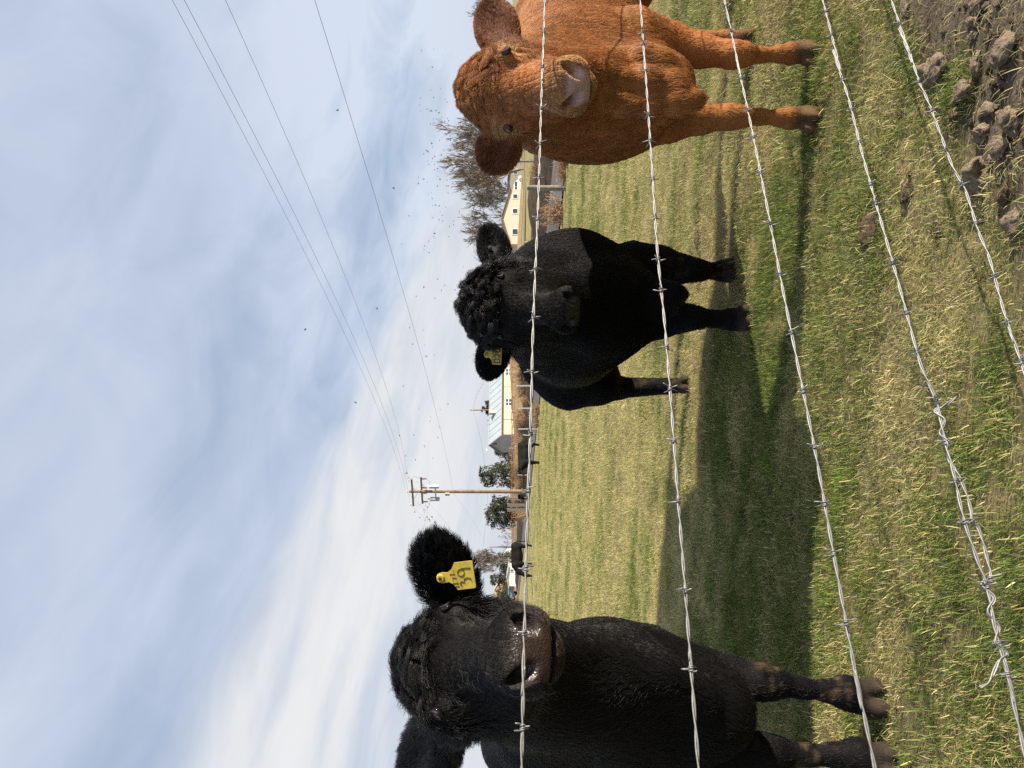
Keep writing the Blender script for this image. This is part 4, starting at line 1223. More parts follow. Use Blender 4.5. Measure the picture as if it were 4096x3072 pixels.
if 'fence' not in SKIP:
    for pix, label, bb, sd in WIRES:
        w = wire('barbed_wire', pix, label, bb, sd)
        tag(w, label, 'barbed wire', 'wires of the barbed wire fence')
        if sd == 6:
            # the splice: loose double strand that winds round the wire, runs beside it and winds back
            loose = [(1630, 820 + 8), (1652, 835), (2010, 872)]
            r = np.random.default_rng(9)
            def coil(y0, y1, turns, rad, tail):
                pts = [fence_pt(*p) for p in pix]; path, s = resample(pts, .004)
                py_of = 1536.0 - path[:, 0] / path[:, 1] * FPX
                seg = path[(py_of > y0) & (py_of < y1)]
                n = len(seg); u = np.linspace(0, 1, n)
                T = np.gradient(seg, axis=0); T /= np.linalg.norm(T, axis=1, keepdims=True)
                A = np.cross(T, [0, 0, 1.0]); A /= np.linalg.norm(A, axis=1, keepdims=True); Bn = np.cross(A, T)
                an = (u * turns * 2 * math.pi + 1.0)[:, None]
                return list(seg + rad * (np.cos(an) * A + np.sin(an) * Bn))
            def pieces(P, off):
                return [p + np.array([off, 0, off * .4]) for p in P]
            c1 = coil(1640, 1870, 2.2, .0068, None)
            t1 = [fence_pt(3825, 1588), fence_pt(3795, 1612), fence_pt(3768, 1628)]
            mid = [fence_pt(3832, 1895), fence_pt(3862, 1965), fence_pt(3884, 2040), fence_pt(3888, 2085), fence_pt(3912, 2110), fence_pt(3932, 2170), fence_pt(3950, 2240), fence_pt(3962, 2310)]
            c2 = coil(2330, 2605, 2.4, .0070, None)
            t2 = [fence_pt(4030, 2615), fence_pt(3998, 2640), fence_pt(3975, 2690), fence_pt(3955, 2730), fence_pt(3915, 2752)]
            full = [np.array(p) for p in t1 + c1[::6] + mid + c2[::6] + t2]
            P1, s1 = resample(full, .004)
            for ph in (0, math.pi):
                MB().tube(list(twisted(P1, s1, ph, .0016, .09)), .0016, 6).build('splice_strand', WIRE, w, smooth=True).matrix_parent_inverse = Matrix.Translation(-Vector(w.location))
            for q in ((3887, 2082), (3962, 2318)):
                mb = MB(); p = fence_pt(*q)
                for P in barb(w, p, fence_pt(q[0] + 15, q[1] + 60) - p, r, extra=1.2): mb.tube(P, .0013, 5)
                mb.build('barb', WIRE, w, smooth=True).matrix_parent_inverse = Matrix.Translation(-Vector(w.location))
# ------------------------------------------------------------------ road and far ground
def strip(name, off0, off1, t0, t1, mat, dz, prof=None, nt=90, cross=2):
    """a band beside the near road edge: offsets across (metres towards the road side), t along it"""
    d = np.array([-.345, .939]); n = np.array([.939, .345])
    T = np.linspace(0, 1, nt) ** 1.6 * (t1 - t0) + t0
    O = np.linspace(off0, off1, cross)
    V = []
    for t in T:
        for j, o_ in enumerate(O):
            x = 4.4 + d[0] * t + n[0] * o_; y = 17.3 + d[1] * t + n[1] * o_
            z = float(gz(np.array([x]), np.array([y]))[0]) + dz
            if prof: z += prof(j / (cross - 1), t)
            V.append((x, y, z))
    F = [(i * cross + j, i * cross + j + 1, (i + 1) * cross + j + 1, (i + 1) * cross + j) for i in range(nt - 1) for j in range(cross - 1)]
    return tag(mesh_obj(name, V, F, mat, smooth=True), kind='structure')
ASPHALT = principled('asphalt', (.115, .11, .105), .85, .2, noise=.25, nscale=4, bump=.2)
VERGE = principled('dead_weeds_soil', (.075, .052, .034), .95, .1, noise=.55, nscale=5, bump=.8, bscale=14)
STUBBLE = principled('stubble', (.36, .25, .12), .95, .1, noise=.4, nscale=1.5, bump=.5, bscale=8)
strip('road', .25, 3.3, -16, 190, ASPHALT, .035)
strip('verge', 3.35, 8.2, -16, 150, VERGE, .0, lambda u, t: (.50 + .10 * math.sin(t * .9) + .06 * math.sin(t * 2.3)) * math.sin(math.pi * min(u * 1.02, 1)) - .03, 220, 9)
strip('stubble_field', 8.0, 45, 60, 300, STUBBLE, .05, lambda u, t: 1.9 * u ** 1.2 * min(1, max(0, (t - 48) / 60)), 40, 14)

# ------------------------------------------------------------------ plants
TWIG = principled('bare_twigs', (.15, .128, .11), .9, .1, noise=.25, nscale=2)
TWIG_PALE = principled('pale_twigs', (.25, .215, .175), .9, .1, noise=.2, nscale=2)
WEED_MATS = [principled('dry_weed', (.36, .24, .14), .9, .1, noise=.35, nscale=6), principled('dry_weed_brown', (.22, .14, .09), .9, .1, noise=.35, nscale=6)]

def bare_tree(name, base, height, seed, mat, label, spread=.55, trunk=.016, levels=5, stems=1, group=None, up=.25):
    floor = .0020 * height
    r = np.random.default_rng(seed)
    base = np.asarray(base, float)
    root = empty(name, base)
    big, fine = MB(), MB()
    def grow_(p, d, L, rad, lev):
        n = 4; pts = [p]; q = p.copy(); dd = d.copy()
        for i in range(n):
            dd = unit(dd + r.normal(0, .10, 3) + [0, 0, up * .12]); q = q + dd * L / n; pts.append(q.copy())
        rr = [max(rad * (1 - .45 * i / n), floor) for i in range(n + 1)]
        (big if lev >= levels - 1 else fine).tube(pts, rr, 6 if lev >= levels - 1 else 3, cap=False)
        if lev == 0: return
        k = 3 if lev > 1 else 4
        if lev <= levels - 2: k += int(r.integers(0, 2))
        for j in range(k):
            t = r.uniform(.45, 1.0) if j else 1.0
            i = int(t * n); b = pts[min(i, n)]
            s_ = spread * (0.4 if j == 0 else r.uniform(.7, 1.25))
            nd = unit(dd + r.normal(0, 1, 3) * s_ + [0, 0, up])
            grow_(b, nd, L * r.uniform(.55, .80), rr[min(i, n)] * .66, lev - 1)
    for s in range(stems):
        d = unit([r.normal(0, .25 if stems > 1 else .05), r.normal(0, .25 if stems > 1 else .05), 1])
        grow_(np.array([r.normal(0, .2) if stems > 1 else 0.0, 0, -.1]), d, height * .30, height * trunk, levels)
    for mb, nm in ((big, 'trunk'), (fine, 'crown')): mb.build(nm, mat, root)
    tag(root, label, 'tree', group)
    return root

LEAF_G = attr_mat('juniper_foliage', .7, .2, .1)
def leafy(name, base, blobs, seed, n, size, label, cols, trunk_h=1.0, cat='tree', group=None):
    """evergreen: thousands of small leaf faces in overlapping clumps on a trunk"""
    r = np.random.default_rng(seed)
    base = np.asarray(base, float); root = empty(name, base)
    blobs = np.array(blobs, float)            # x, y, z, rx, rz
    clumps = []
    for b in blobs:
        k = max(6, int(26 * b[3] * b[4]))
        u = r.normal(size=(k, 3)); u /= np.linalg.norm(u, axis=1, keepdims=True); u *= r.uniform(.35, 1.0, (k, 1)) ** .5
        clumps.append(np.concatenate([b[:3] + u * [b[3], b[3], b[4]], r.uniform(.16, .42, (k, 1)) * max(b[3], b[4])], 1))
    clumps = np.concatenate(clumps)
    ci = r.integers(0, len(clumps), n)
    u = r.normal(size=(n, 3)); u /= np.linalg.norm(u, axis=1, keepdims=True)
    P = clumps[ci, :3] + u * clumps[ci, 3:4] * r.uniform(.3, 1.05, (n, 1)) * [1, 1, .8]
    P[:, 2] = np.maximum(P[:, 2], .1)
    a = r.normal(size=(n, 3)); a[:, 2] = np.abs(a[:, 2]) + .3; a /= np.linalg.norm(a, axis=1, keepdims=True)
    b2 = np.cross(a, r.normal(size=(n, 3))); b2 /= np.linalg.norm(b2, axis=1, keepdims=True)
    s = size * r.uniform(.6, 1.5, (n, 1))
    V = np.stack([P - b2 * s * .5, P + b2 * s * .5, P + a * s * 1.6], 1).reshape(-1, 3)
    F = np.arange(n * 3).reshape(-1, 3)
    o = mesh_np('crown', V, F, LEAF_G, root, smooth=False)
    cc = np.ones((n, 3, 4), np.float32)
    tone = (r.uniform(.6, 1.3, len(clumps))[ci] * r.uniform(.75, 1.25, n))[:, None, None]
    cc[:, :, :3] = np.array(cols)[r.integers(0, len(cols), n)][:, None] * tone
    set_attr(o.data, 'gcol', 'FLOAT_COLOR', cc.reshape(-1, 4), 'color')
    top = blobs[:, 2].max()
    MB().tube([(0, 0, -.2), (.05, 0, top * .5), (0, .05, top)], [.16, .12, .03], 7).build('trunk', TWIG, root)
    tag(root, label, cat, group)
    return root
JUN = [(.060, .075, .040), (.080, .092, .050), (.045, .058, .034), (.11, .115, .065)]

def spot(px_base, py, Y):
    p = at(px_base, py, Y); p[2] = float(gz(np.array([p[0]]), np.array([p[1]]))[0]); return p

# dry bushes: one shape per kind, copied
def weed_mesh(seed, n, mat):
    r = np.random.default_rng(seed)
    mb = MB()
    for i in range(n):
        a = r.uniform(0, 6.28); tl = abs(r.normal(0, .55)); h = r.uniform(.45, 1.0)
        d = unit([math.cos(a) * tl, math.sin(a) * tl, 1]); b = np.array([r.normal(0, .16), r.normal(0, .16), 0])
        pts = [b]; p = b
        for k in range(3):
            d = unit(d + r.normal(0, .22, 3)); p = p + d * h / 3; pts.append(p)
        mb.tube(pts, [.012, .010, .008, .004], 3, cap=False)
        for k in range(3):
            q = pts[r.integers(1, 4)]; e = unit(d + r.normal(0, .8, 3)); L = r.uniform(.1, .3)
            mb.tube([q, q + e * L * .5, q + unit(e + r.normal(0, .3, 3)) * L], [.007, .006, .003], 3, cap=False)
    me = bpy.data.meshes.new('stems'); me.from_pydata(mb.V, [], mb.F); me.materials.append(mat)
    return me
WEEDS = [weed_mesh(i, 110, WEED_MATS[i % 2]) for i in range(4)]
def weed(pos, h, w, rz, kind, label, group='dry bushes along the road'):
    root = empty('dry_bush', pos, rz); root.scale = (w, w, h)
    o = bpy.data.objects.new('stems', WEEDS[kind]); col.objects.link(o); o.parent = root
    tag(root, label, 'bush', group)
if 'bg' not in SKIP:
    rw = np.random.default_rng(5)
    # on the far bank of the road, from the right of the bull to the left of the barn
    d = np.array([-.345, .939]); nn = np.array([.939, .345])
    for i in range(64):
        t = 3 + 62 * (i / 63) ** .8 + rw.normal(0, .4)
        off = rw.uniform(4.2, 6.6)
        x, y = 4.4 + d[0] * t + nn[0] * off, 17.3 + d[1] * t + nn[1] * off
        hgt = rw.uniform(.28, .45) if t < 14 else rw.uniform(.55, 1.05)
        weed((x, y, .28), hgt, hgt * rw.uniform(.9, 1.5), rw.uniform(0, 6.28), int(rw.integers(0, 4)), 'low dark dead weed on the bank between the bull and red cow' if t < 14 else ('dead brown bush on the bank hidden partly by the bull' if t < 24 else 'dead brown bush in the hedge row below the barn'))
    # tumbleweeds against the near fence line of the road
    for px, py, hh, ww, lab in ((2247, 855, .62, .75, 'round tumbleweed by the road just right of the bull'), (2272, 640, .32, .45, 'small tumbleweed at the road edge below the wooden post on the right'),
                                (2262, 700, .25, .4, 'low dry weed at the foot of the leaning wooden post'), (2167, 1490, .55, .8, 'pale tumbleweed at the roadside left of the bull'), (2160, 1640, .55, .8, 'pale tumbleweed at the roadside below the barn chimney'), (2158, 1690, .4, .6, 'low tumbleweed at the roadside below the barn gable'),
                                (2108, 2060, .9, .8, 'rounded straw coloured bush beside the grey corner posts')):
        p = ground_at(px, py); p[2] = float(gz(p[:1], p[1:2])[0])
        weed(p, hh, ww, px, 0 if px % 2 else 2, lab)

# ------------------------------------------------------------------ posts and field fences
WOOD = principled('weathered_wood', (.23, .20, .16), .9, .15, noise=.35, nscale=9, bump=.4)
PALEPOST = principled('pale_metal_post', (.50, .50, .48), .6, .3, noise=.15)
RUST = principled('rusty_pipe', (.34, .11, .045), .75, .3, noise=.3, nscale=3)
PANEL = principled('green_panel', (.10, .13, .12), .6, .3)
def post(name, base, h, r_, mat, label, group, lean=0.0, square=False):
    base = np.asarray(base, float)
    mb = MB()
    if square:
        mb.box((0, 0, h / 2 - .15), (r_ * 2, r_ * 2, h + .3)); mb.box((0, 0, h + .005), (r_ * 1.7, r_ * 1.7, .03))
    elif r_ < .04:   # steel T-post: a flange and a stem, studs up its face
        mb.box((0, 0, h / 2 - .1), (r_ * 2, .006, h + .2)); mb.box((0, .018, h / 2 - .1), (.006, .03, h + .2))
        for k in range(int(h / .12)): mb.box((0, -.008, .08 + .12 * k), (.012, .012, .02))
    else:
        mb.tube([(0, 0, -.3), (lean * h * .5, 0, h * .5), (lean * h, 0, h - .02), (lean * h, 0, h)], [r_ * 1.05, r_, r_ * .97, r_ * .8], 10)
    o = mb.build(name, mat); o.location = tuple(base)
    tag(o, label, 'post', group)
    return o
if 'bg' not in SKIP:
    def gpost(px_top, px_base, py, r_, mat, label, lean=0.0, square=False, name='fence_post'):
        p = ground_at(px_base, py); Yd = p[1]; h = (px_base - px_top) / FPX * Yd
        p[2] = float(gz(p[:1], p[1:2])[0])
        post(name, p, h - p[2], r_, mat, label, 'posts along the road', lean, square)
    gpost(2108, 2262, 754, .062, WOOD, 'thick round wooden post by the road between the bull and red cow', .02)
    gpost(2060, 2150, 645, .055, WOOD, 'round wooden post on the lawn beside the red cow')
    gpost(2098, 2147, 967, .03, PALEPOST, 'thin pale stake just right of the bull on the far bank')
    gpost(2064, 2168, 1543, .03, PALEPOST, 'pale steel stake at the roadside, first left of the bull')
    gpost(2070, 2155, 1633, .03, PALEPOST, 'steel stake at the roadside below the barn chimney')
    gpost(2073, 2150, 1716, .03, PALEPOST, 'steel stake at the roadside below the barn corner')
    gpost(2070, 2112, 1900, .03, PALEPOST, 'pale stake at the roadside right of the utility pole')
    gpost(2060, 2106, 1783, .04, principled('white_post', (.75, .75, .72), .6), 'short white marker post below the barn gable', square=True)
    for py, lab in ((1994, 'grey wooden corner post nearest the utility pole'), (2020, 'middle one of the three grey wooden corner posts'), (2039, 'grey wooden corner post farthest from the utility pole')):
        gpost(2030, 2104, py, .125, WOOD, lab, square=True)
    # roadside wires
    root = empty('field_fence', (0, 25, 0)); tag(root, 'thin wire field fence along the near side of the road', 'fence')
    for hz_ in (.3, .62, .95):
        P = []
        for t in np.linspace(-12, 40, 60):
            x, y = 4.4 + d[0] * t - nn[0] * .4, 17.3 + d[1] * t - nn[1] * .4
            P.append((x, y, hz_ + .015 * math.sin(t)))
        MB().tube(P, .004, 4).build('wire', WIRE, root)
    shift_children(root)
    # red pipe fence before the barn
    root = empty('pipe_fence', (-4, 112, 0)); tag(root, 'rusty red pipe fence running in front of the yellow barn', 'fence')
    Yf = 112.0
    def xf(py): return (1536 - py) / FPX * Yf
    MB().tube([(xf(1380), Yf, 1.22), (xf(1700), Yf, 1.21), (xf(2078), Yf, 1.20)], .055, 8).build('top_rail', RUST, root)
    MB().tube([(xf(1800), Yf, .62), (xf(2078), Yf, .60)], .045, 8).build('rail', RUST, root)
    for py in (1410, 1469, 1528, 1587, 1648, 1680, 1745, 1811, 1878, 1932, 1958, 1986, 2071):
        MB().tube([(xf(py), Yf + .06, -.6), (xf(py), Yf + .06, 1.30)], .075, 8).build('post', RUST, root)
    shift_children(root)
    def panel(py0, py1, z0, z1, Y, label, bars=6):
        x0, x1 = (1536 - py1) / FPX * Y, (1536 - py0) / FPX * Y
        root = empty('livestock_panel', ((x0 + x1) / 2, Y, 0))
        MB().tube([(x0, Y, z0), (x0, Y, z1 - .1), (x0 + .1, Y, z1), (x1 - .1, Y, z1), (x1, Y, z1 - .1), (x1, Y, z0)], .035, 6).build('frame', PANEL, root)
        for k in range(bars):
            zz = z0 + .15 + (z1 - z0 - .3) * k / (bars - 1)
            MB().tube([(x0 + .05, Y, zz), (x1 - .05, Y, zz)], .028, 6).build('bar', PANEL, root)
        tag(root, label, 'panel', 'livestock panels by the barn'); shift_children(root)
    panel(1700, 1758, -.4, 1.25, 117, 'dark livestock panel below the left end of the barn')
    panel(1650, 1694, -.4, 1.35, 118, 'tall livestock panel left of the barn chimney')
    panel(1590, 1640, -.4, 1.3, 118.5, 'livestock panel under the barn window')
    panel(2095, 2150, -.2, 1.1, 100, 'dark gate panel left of the round juniper')
    panel(2155, 2192, -.2, 1.1, 102, 'dark gate panel right of the grazing cow')

# ------------------------------------------------------------------ the yellow barn
WALL_Y = principled('yellow_siding', (.56, .49, .33), .7, .25, noise=.06, nscale=1.5)
WALL_G = principled('grey_siding', (.40, .40, .39), .7, .25)
ROOF_B = principled('blue_grey_metal', (.36, .41, .43), .5, .4, metal=.2, noise=.08, nscale=.6)
TRIM_D = principled('dark_green_gutter', (.05, .075, .065), .5, .3)
WHITE = principled('white_paint', (.78, .78, .76), .55, .3)
GLASS = principled('dark_glass', (.05, .065, .08), .08, .6)
CONC = principled('concrete', (.42, .39, .34), .9, .1, noise=.12, nscale=3)

def barn():
    C0 = np.array([-8.8, 130.0, -.35]); w = unit([.81, .58, 0]); p = unit([-.58, .81, 0]); z = np.array([0, 0, 1.0])
    Lb, Db = 36.0, 6.0; ze, zr = 3.24, 5.25
    root = empty('barn', C0)
    tag(root, 'long pale yellow barn with blue grey metal roof behind the bull', 'barn')
    def Q(t, s, h): return C0 + w * t + p * s + z * (h - C0[2])
    MB().box(Q(Lb / 2, .15, (ze - .35) / 2), (Lb, .3, ze + .35 - .02), (w, p, z)).build('front_wall', WALL_Y, root)
    MB().box(Q(Lb / 2, Db - .15, (ze - .35) / 2), (Lb, .3, ze + .35 - .02), (w, p, z)).build('back_wall', WALL_Y, root)
    for t, nm in ((-.003, 'gable_wall'), (Lb - .2, 'gable_wall')):
        mb = MB()
        mb.add([Q(t, 0, -.35), Q(t, Db, -.35), Q(t, Db, ze), Q(t, Db / 2, zr - .08), Q(t, 0, ze), Q(t + .2, 0, -.35), Q(t + .2, Db, -.35), Q(t + .2, Db, ze), Q(t + .2, Db / 2, zr - .08), Q(t + .2, 0, ze)],
               [(0, 1, 2, 3, 4), (9, 8, 7, 6, 5), (0, 5, 6, 1), (1, 6, 7, 2), (2, 7, 8, 3), (3, 8, 9, 4), (4, 9, 5, 0)])
        gw = mb.build(nm, WALL_G, root)
    for k in range(9):    # boards of the gable triangle
        h = ze + .15 + k * .2; half = Db / 2 * (1 - (h - ze) / (zr - ze)) - .1
        if half > .1: MB().box(Q(-.03, Db / 2, h), (.03, half * 2, .03), (w, p, z)).build('gable_board', TRIM_D if k % 9 == 20 else WALL_G, root)
    MB().box(Q(-.05, Db / 2, ze + .95), (.05, .45, .6), (w, p, z)).build('vent', TRIM_D, root)
    # siding boards on the lit side
    # roof slopes with standing seams
    for sgn, nm in ((0, 'roof_slope'), (1, 'roof_slope')):
        e0 = -.35 if sgn == 0 else Db + .35
        he = ze - .23
        mb = MB()
        a, b_, c, d_ = Q(-.4, e0, he), Q(Lb + .4, e0, he), Q(Lb + .4, Db / 2, zr), Q(-.4, Db / 2, zr)
        up = z * .08
        mb.add([a, b_, c, d_, a + up, b_ + up, c + up, d_ + up], [(0, 1, 2, 3), (7, 6, 5, 4), (0, 4, 5, 1), (1, 5, 6, 2), (2, 6, 7, 3), (3, 7, 4, 0)])
        rs = mb.build(nm, ROOF_B, root)
        if sgn == 0:
            for k in range(27):
                t = -.3 + k * 1.38
                p0, p1 = Q(t, e0, he + .11), Q(t, Db / 2, zr + .11)
                MB().tube([p0, p1], .03, 4).build('seam', ROOF_B, rs)
    MB().box(Q(Lb / 2, -.42, ze - .27), (Lb + .8, .12, .14), (w, p, z)).build('gutter', TRIM_D, root)
    MB().box(Q(Lb / 2, -.05, ze - .42), (Lb, .06, .16), (w, p, z)).build('fascia', principled('pale_fascia', (.5, .48, .42), .7), root)
    MB().box(Q(Lb / 2, Db / 2, zr + .12), (Lb + .8, .3, .06), (w, p, z)).build('ridge_cap', ROOF_B, root)
    for t in (6.8, 13.5, 20.5, 27.5):
        f = MB(); c = Q(t, -.02, 1.80)
        for sx in (-.74, 0, .74): f.box(c + w * sx, (.10, .08, 1.22), (w, p, z))
        for sz in (-.56, 0, .56): f.box(c + z * sz - p * .003, (1.58, .08, .10), (w, p, z))
        win = f.build('window', WHITE, root)
        for sx in (-.37, .37):
            for sz in (-.28, .28): MB().box(c + w * sx + z * sz + p * .02, (.66, .03, .48), (w, p, z)).build('pane', GLASS, win)
    for t in (3.2, 10.2, 17.2):
        MB().tube([Q(t, -.06, -.3), Q(t, -.06, ze - .4)], .04, 6).build('downpipe', PALEPOST, root)
    ch = MB().box(Q(5.5, 1.3, 4.45), (.62, .62, 1.5), (w, p, z)).build('chimney', CONC, root)
    MB().box(Q(5.5, 1.3, 5.22), (.75, .75, .08), (w, p, z)).build('cap', CONC, ch)
    lp = MB().tube([Q(-.1, Db / 2 - .3, zr - .2), Q(-.5, Db / 2 - .3, zr + .3), Q(-1.0, Db / 2 - .3, zr + .45), Q(-1.4, Db / 2 - .3, zr + .4)], .03, 6).build('lamp_arm', PALEPOST, root)
    MB().tube([Q(-1.3, Db / 2 - .3, zr + .42), Q(-1.5, Db / 2 - .3, zr + .36), Q(-1.75, Db / 2 - .3, zr + .30)], [.07, .2, .12], 10).build('lamp_head', WHITE, lp)
    shift_children(root)
    for ch_ in root.children:
        pass

def lap_siding(name, c, step):
    m = principled(name, c, .75, .2); nt = m.node_tree
    b = next(n for n in nt.nodes if n.type == 'BSDF_PRINCIPLED')
    t = N(nt, 'ShaderNodeTexCoord'); s = N(nt, 'ShaderNodeSeparateXYZ', Vector=t.outputs['Object'])
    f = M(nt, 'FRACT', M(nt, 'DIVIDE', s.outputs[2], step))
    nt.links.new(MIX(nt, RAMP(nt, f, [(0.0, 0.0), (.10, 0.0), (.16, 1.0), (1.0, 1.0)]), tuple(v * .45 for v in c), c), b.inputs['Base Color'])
    bp = N(nt, 'ShaderNodeBump', Strength=.8, Distance=.03, Height=f); nt.links.new(bp.outputs[0], b.inputs['Normal'])
    return m

def gable_house(name, label, c, wid, dep, hwall, hpeak, wallm, roofm, rz=0.0, windows=(), door=None, over=.35, skirt=None, cat='house'):
    root = empty(name, c, rz)
    tag(root, label, cat)
    hw, hd = wid / 2, dep / 2
    mb = MB()
    for y in (-hd, hd):
        s = -1 if y < 0 else 1
        mb.add([(-hw, y, -.5), (hw, y, -.5), (hw, y, hwall), (0, y, hpeak - .1), (-hw, y, hwall)], [(0, 1, 2, 3, 4) if s < 0 else (4, 3, 2, 1, 0)])
    for x in (-hw, hw): mb.add([(x, -hd, -.5), (x, hd, -.5), (x, hd, hwall), (x, -hd, hwall)], [(0, 3, 2, 1) if x < 0 else (0, 1, 2, 3)])
    mb.build('wall', wallm, root)
    sl = (hpeak - hwall) / hw
    for s in (-1, 1):
        e = s * (hw + over); he = hwall - sl * over
        r = MB(); P = [(e, -hd - over, he), (0, -hd - over, hpeak), (0, hd + over, hpeak), (e, hd + over, he)]
        r.add(P + [(x, y, z + .14) for x, y, z in P], [(0, 1, 2, 3), (7, 6, 5, 4), (0, 4, 5, 1), (1, 5, 6, 2), (2, 6, 7, 3), (3, 7, 4, 0)])
        r.build('roof', roofm, root)
    for (x, zc_, ww, hh) in windows:
        f = MB()
        for sx in (-1, 1): f.box((x + sx * ww / 2, -hd - .03, zc_), (.10, .08, hh + .1))
        for sz in (-1, 1): f.box((x, -hd - .033, zc_ + sz * hh / 2), (ww + .1, .08, .10))
        fo = f.build('window', WHITE, root)
        MB().box((x, -hd - .015, zc_), (ww - .1, .03, hh - .1)).build('pane', GLASS, fo)
    if skirt:
        MB().box((0, -hd - .04, skirt / 2 - .25), (wid + .06, .06, skirt + .5)).build('skirting', CONC, root)
    return root

def car(name, label, base, rz, paint, L=4.9, Hc=1.75, W=1.85):
    root = empty(name, base, rz); tag(root, label, 'car')
    prof = [(-.5, .16), (-.5, .42), (-.47, .52), (-.34, .56), (-.22, .93), (-.12, 1.0), (.28, 1.0), (.42, .90), (.48, .56), (.5, .50), (.5, .16), (.42, .14), (-.42, .14)]
    n = len(prof); V = []
    for y in (-1, 1):
        for x, h in prof: V.append((x * L, y * W / 2 * (1 - .12 * max(0, h - .55) / .45), h * Hc))
    F = [tuple(range(n)), tuple(range(2 * n - 1, n - 1, -1))] + [(i, n + i, n + (i + 1) % n, (i + 1) % n) for i in range(n)]
    mesh_obj('body', V, F, paint, root)
    for y in (-1, 1):
        for a, b_ in ((-.24, -.06), (-.03, .17), (.20, .37)):
            yy = y * (W / 2 - .03)
            k = .05 if a < -.2 else 0
            MB().box(((a + b_) / 2 * L, yy, .76 * Hc), ((b_ - a) * L, .05, .24 * Hc)).build('side_window', GLASS, root)
    MB().add([(-.335 * L, -W * .42, .585 * Hc), (-.335 * L, W * .42, .585 * Hc), (-.232 * L, W * .40, .90 * Hc), (-.232 * L, -W * .40, .90 * Hc)], [(0, 1, 2, 3)]).build('windscreen', GLASS, root)
    for x in (-.32, .32):
        for y in (-1, 1):
            t = MB().tube([(x * L, y * W * .38, .34), (x * L, y * W * .51, .34)], .34, 16).build('tyre', principled('tyre', (.02, .02, .02), .9), root)
            MB().tube([(x * L, y * W * .50, .34), (x * L, y * W * .52, .34)], .19, 12).build('rim', PALEPOST, t)
    for y in (-1, 1): MB().box((-.495 * L, y * W * .36, .44 * Hc), (.06, .3, .14)).build('headlight', WHITE, root)
    return root

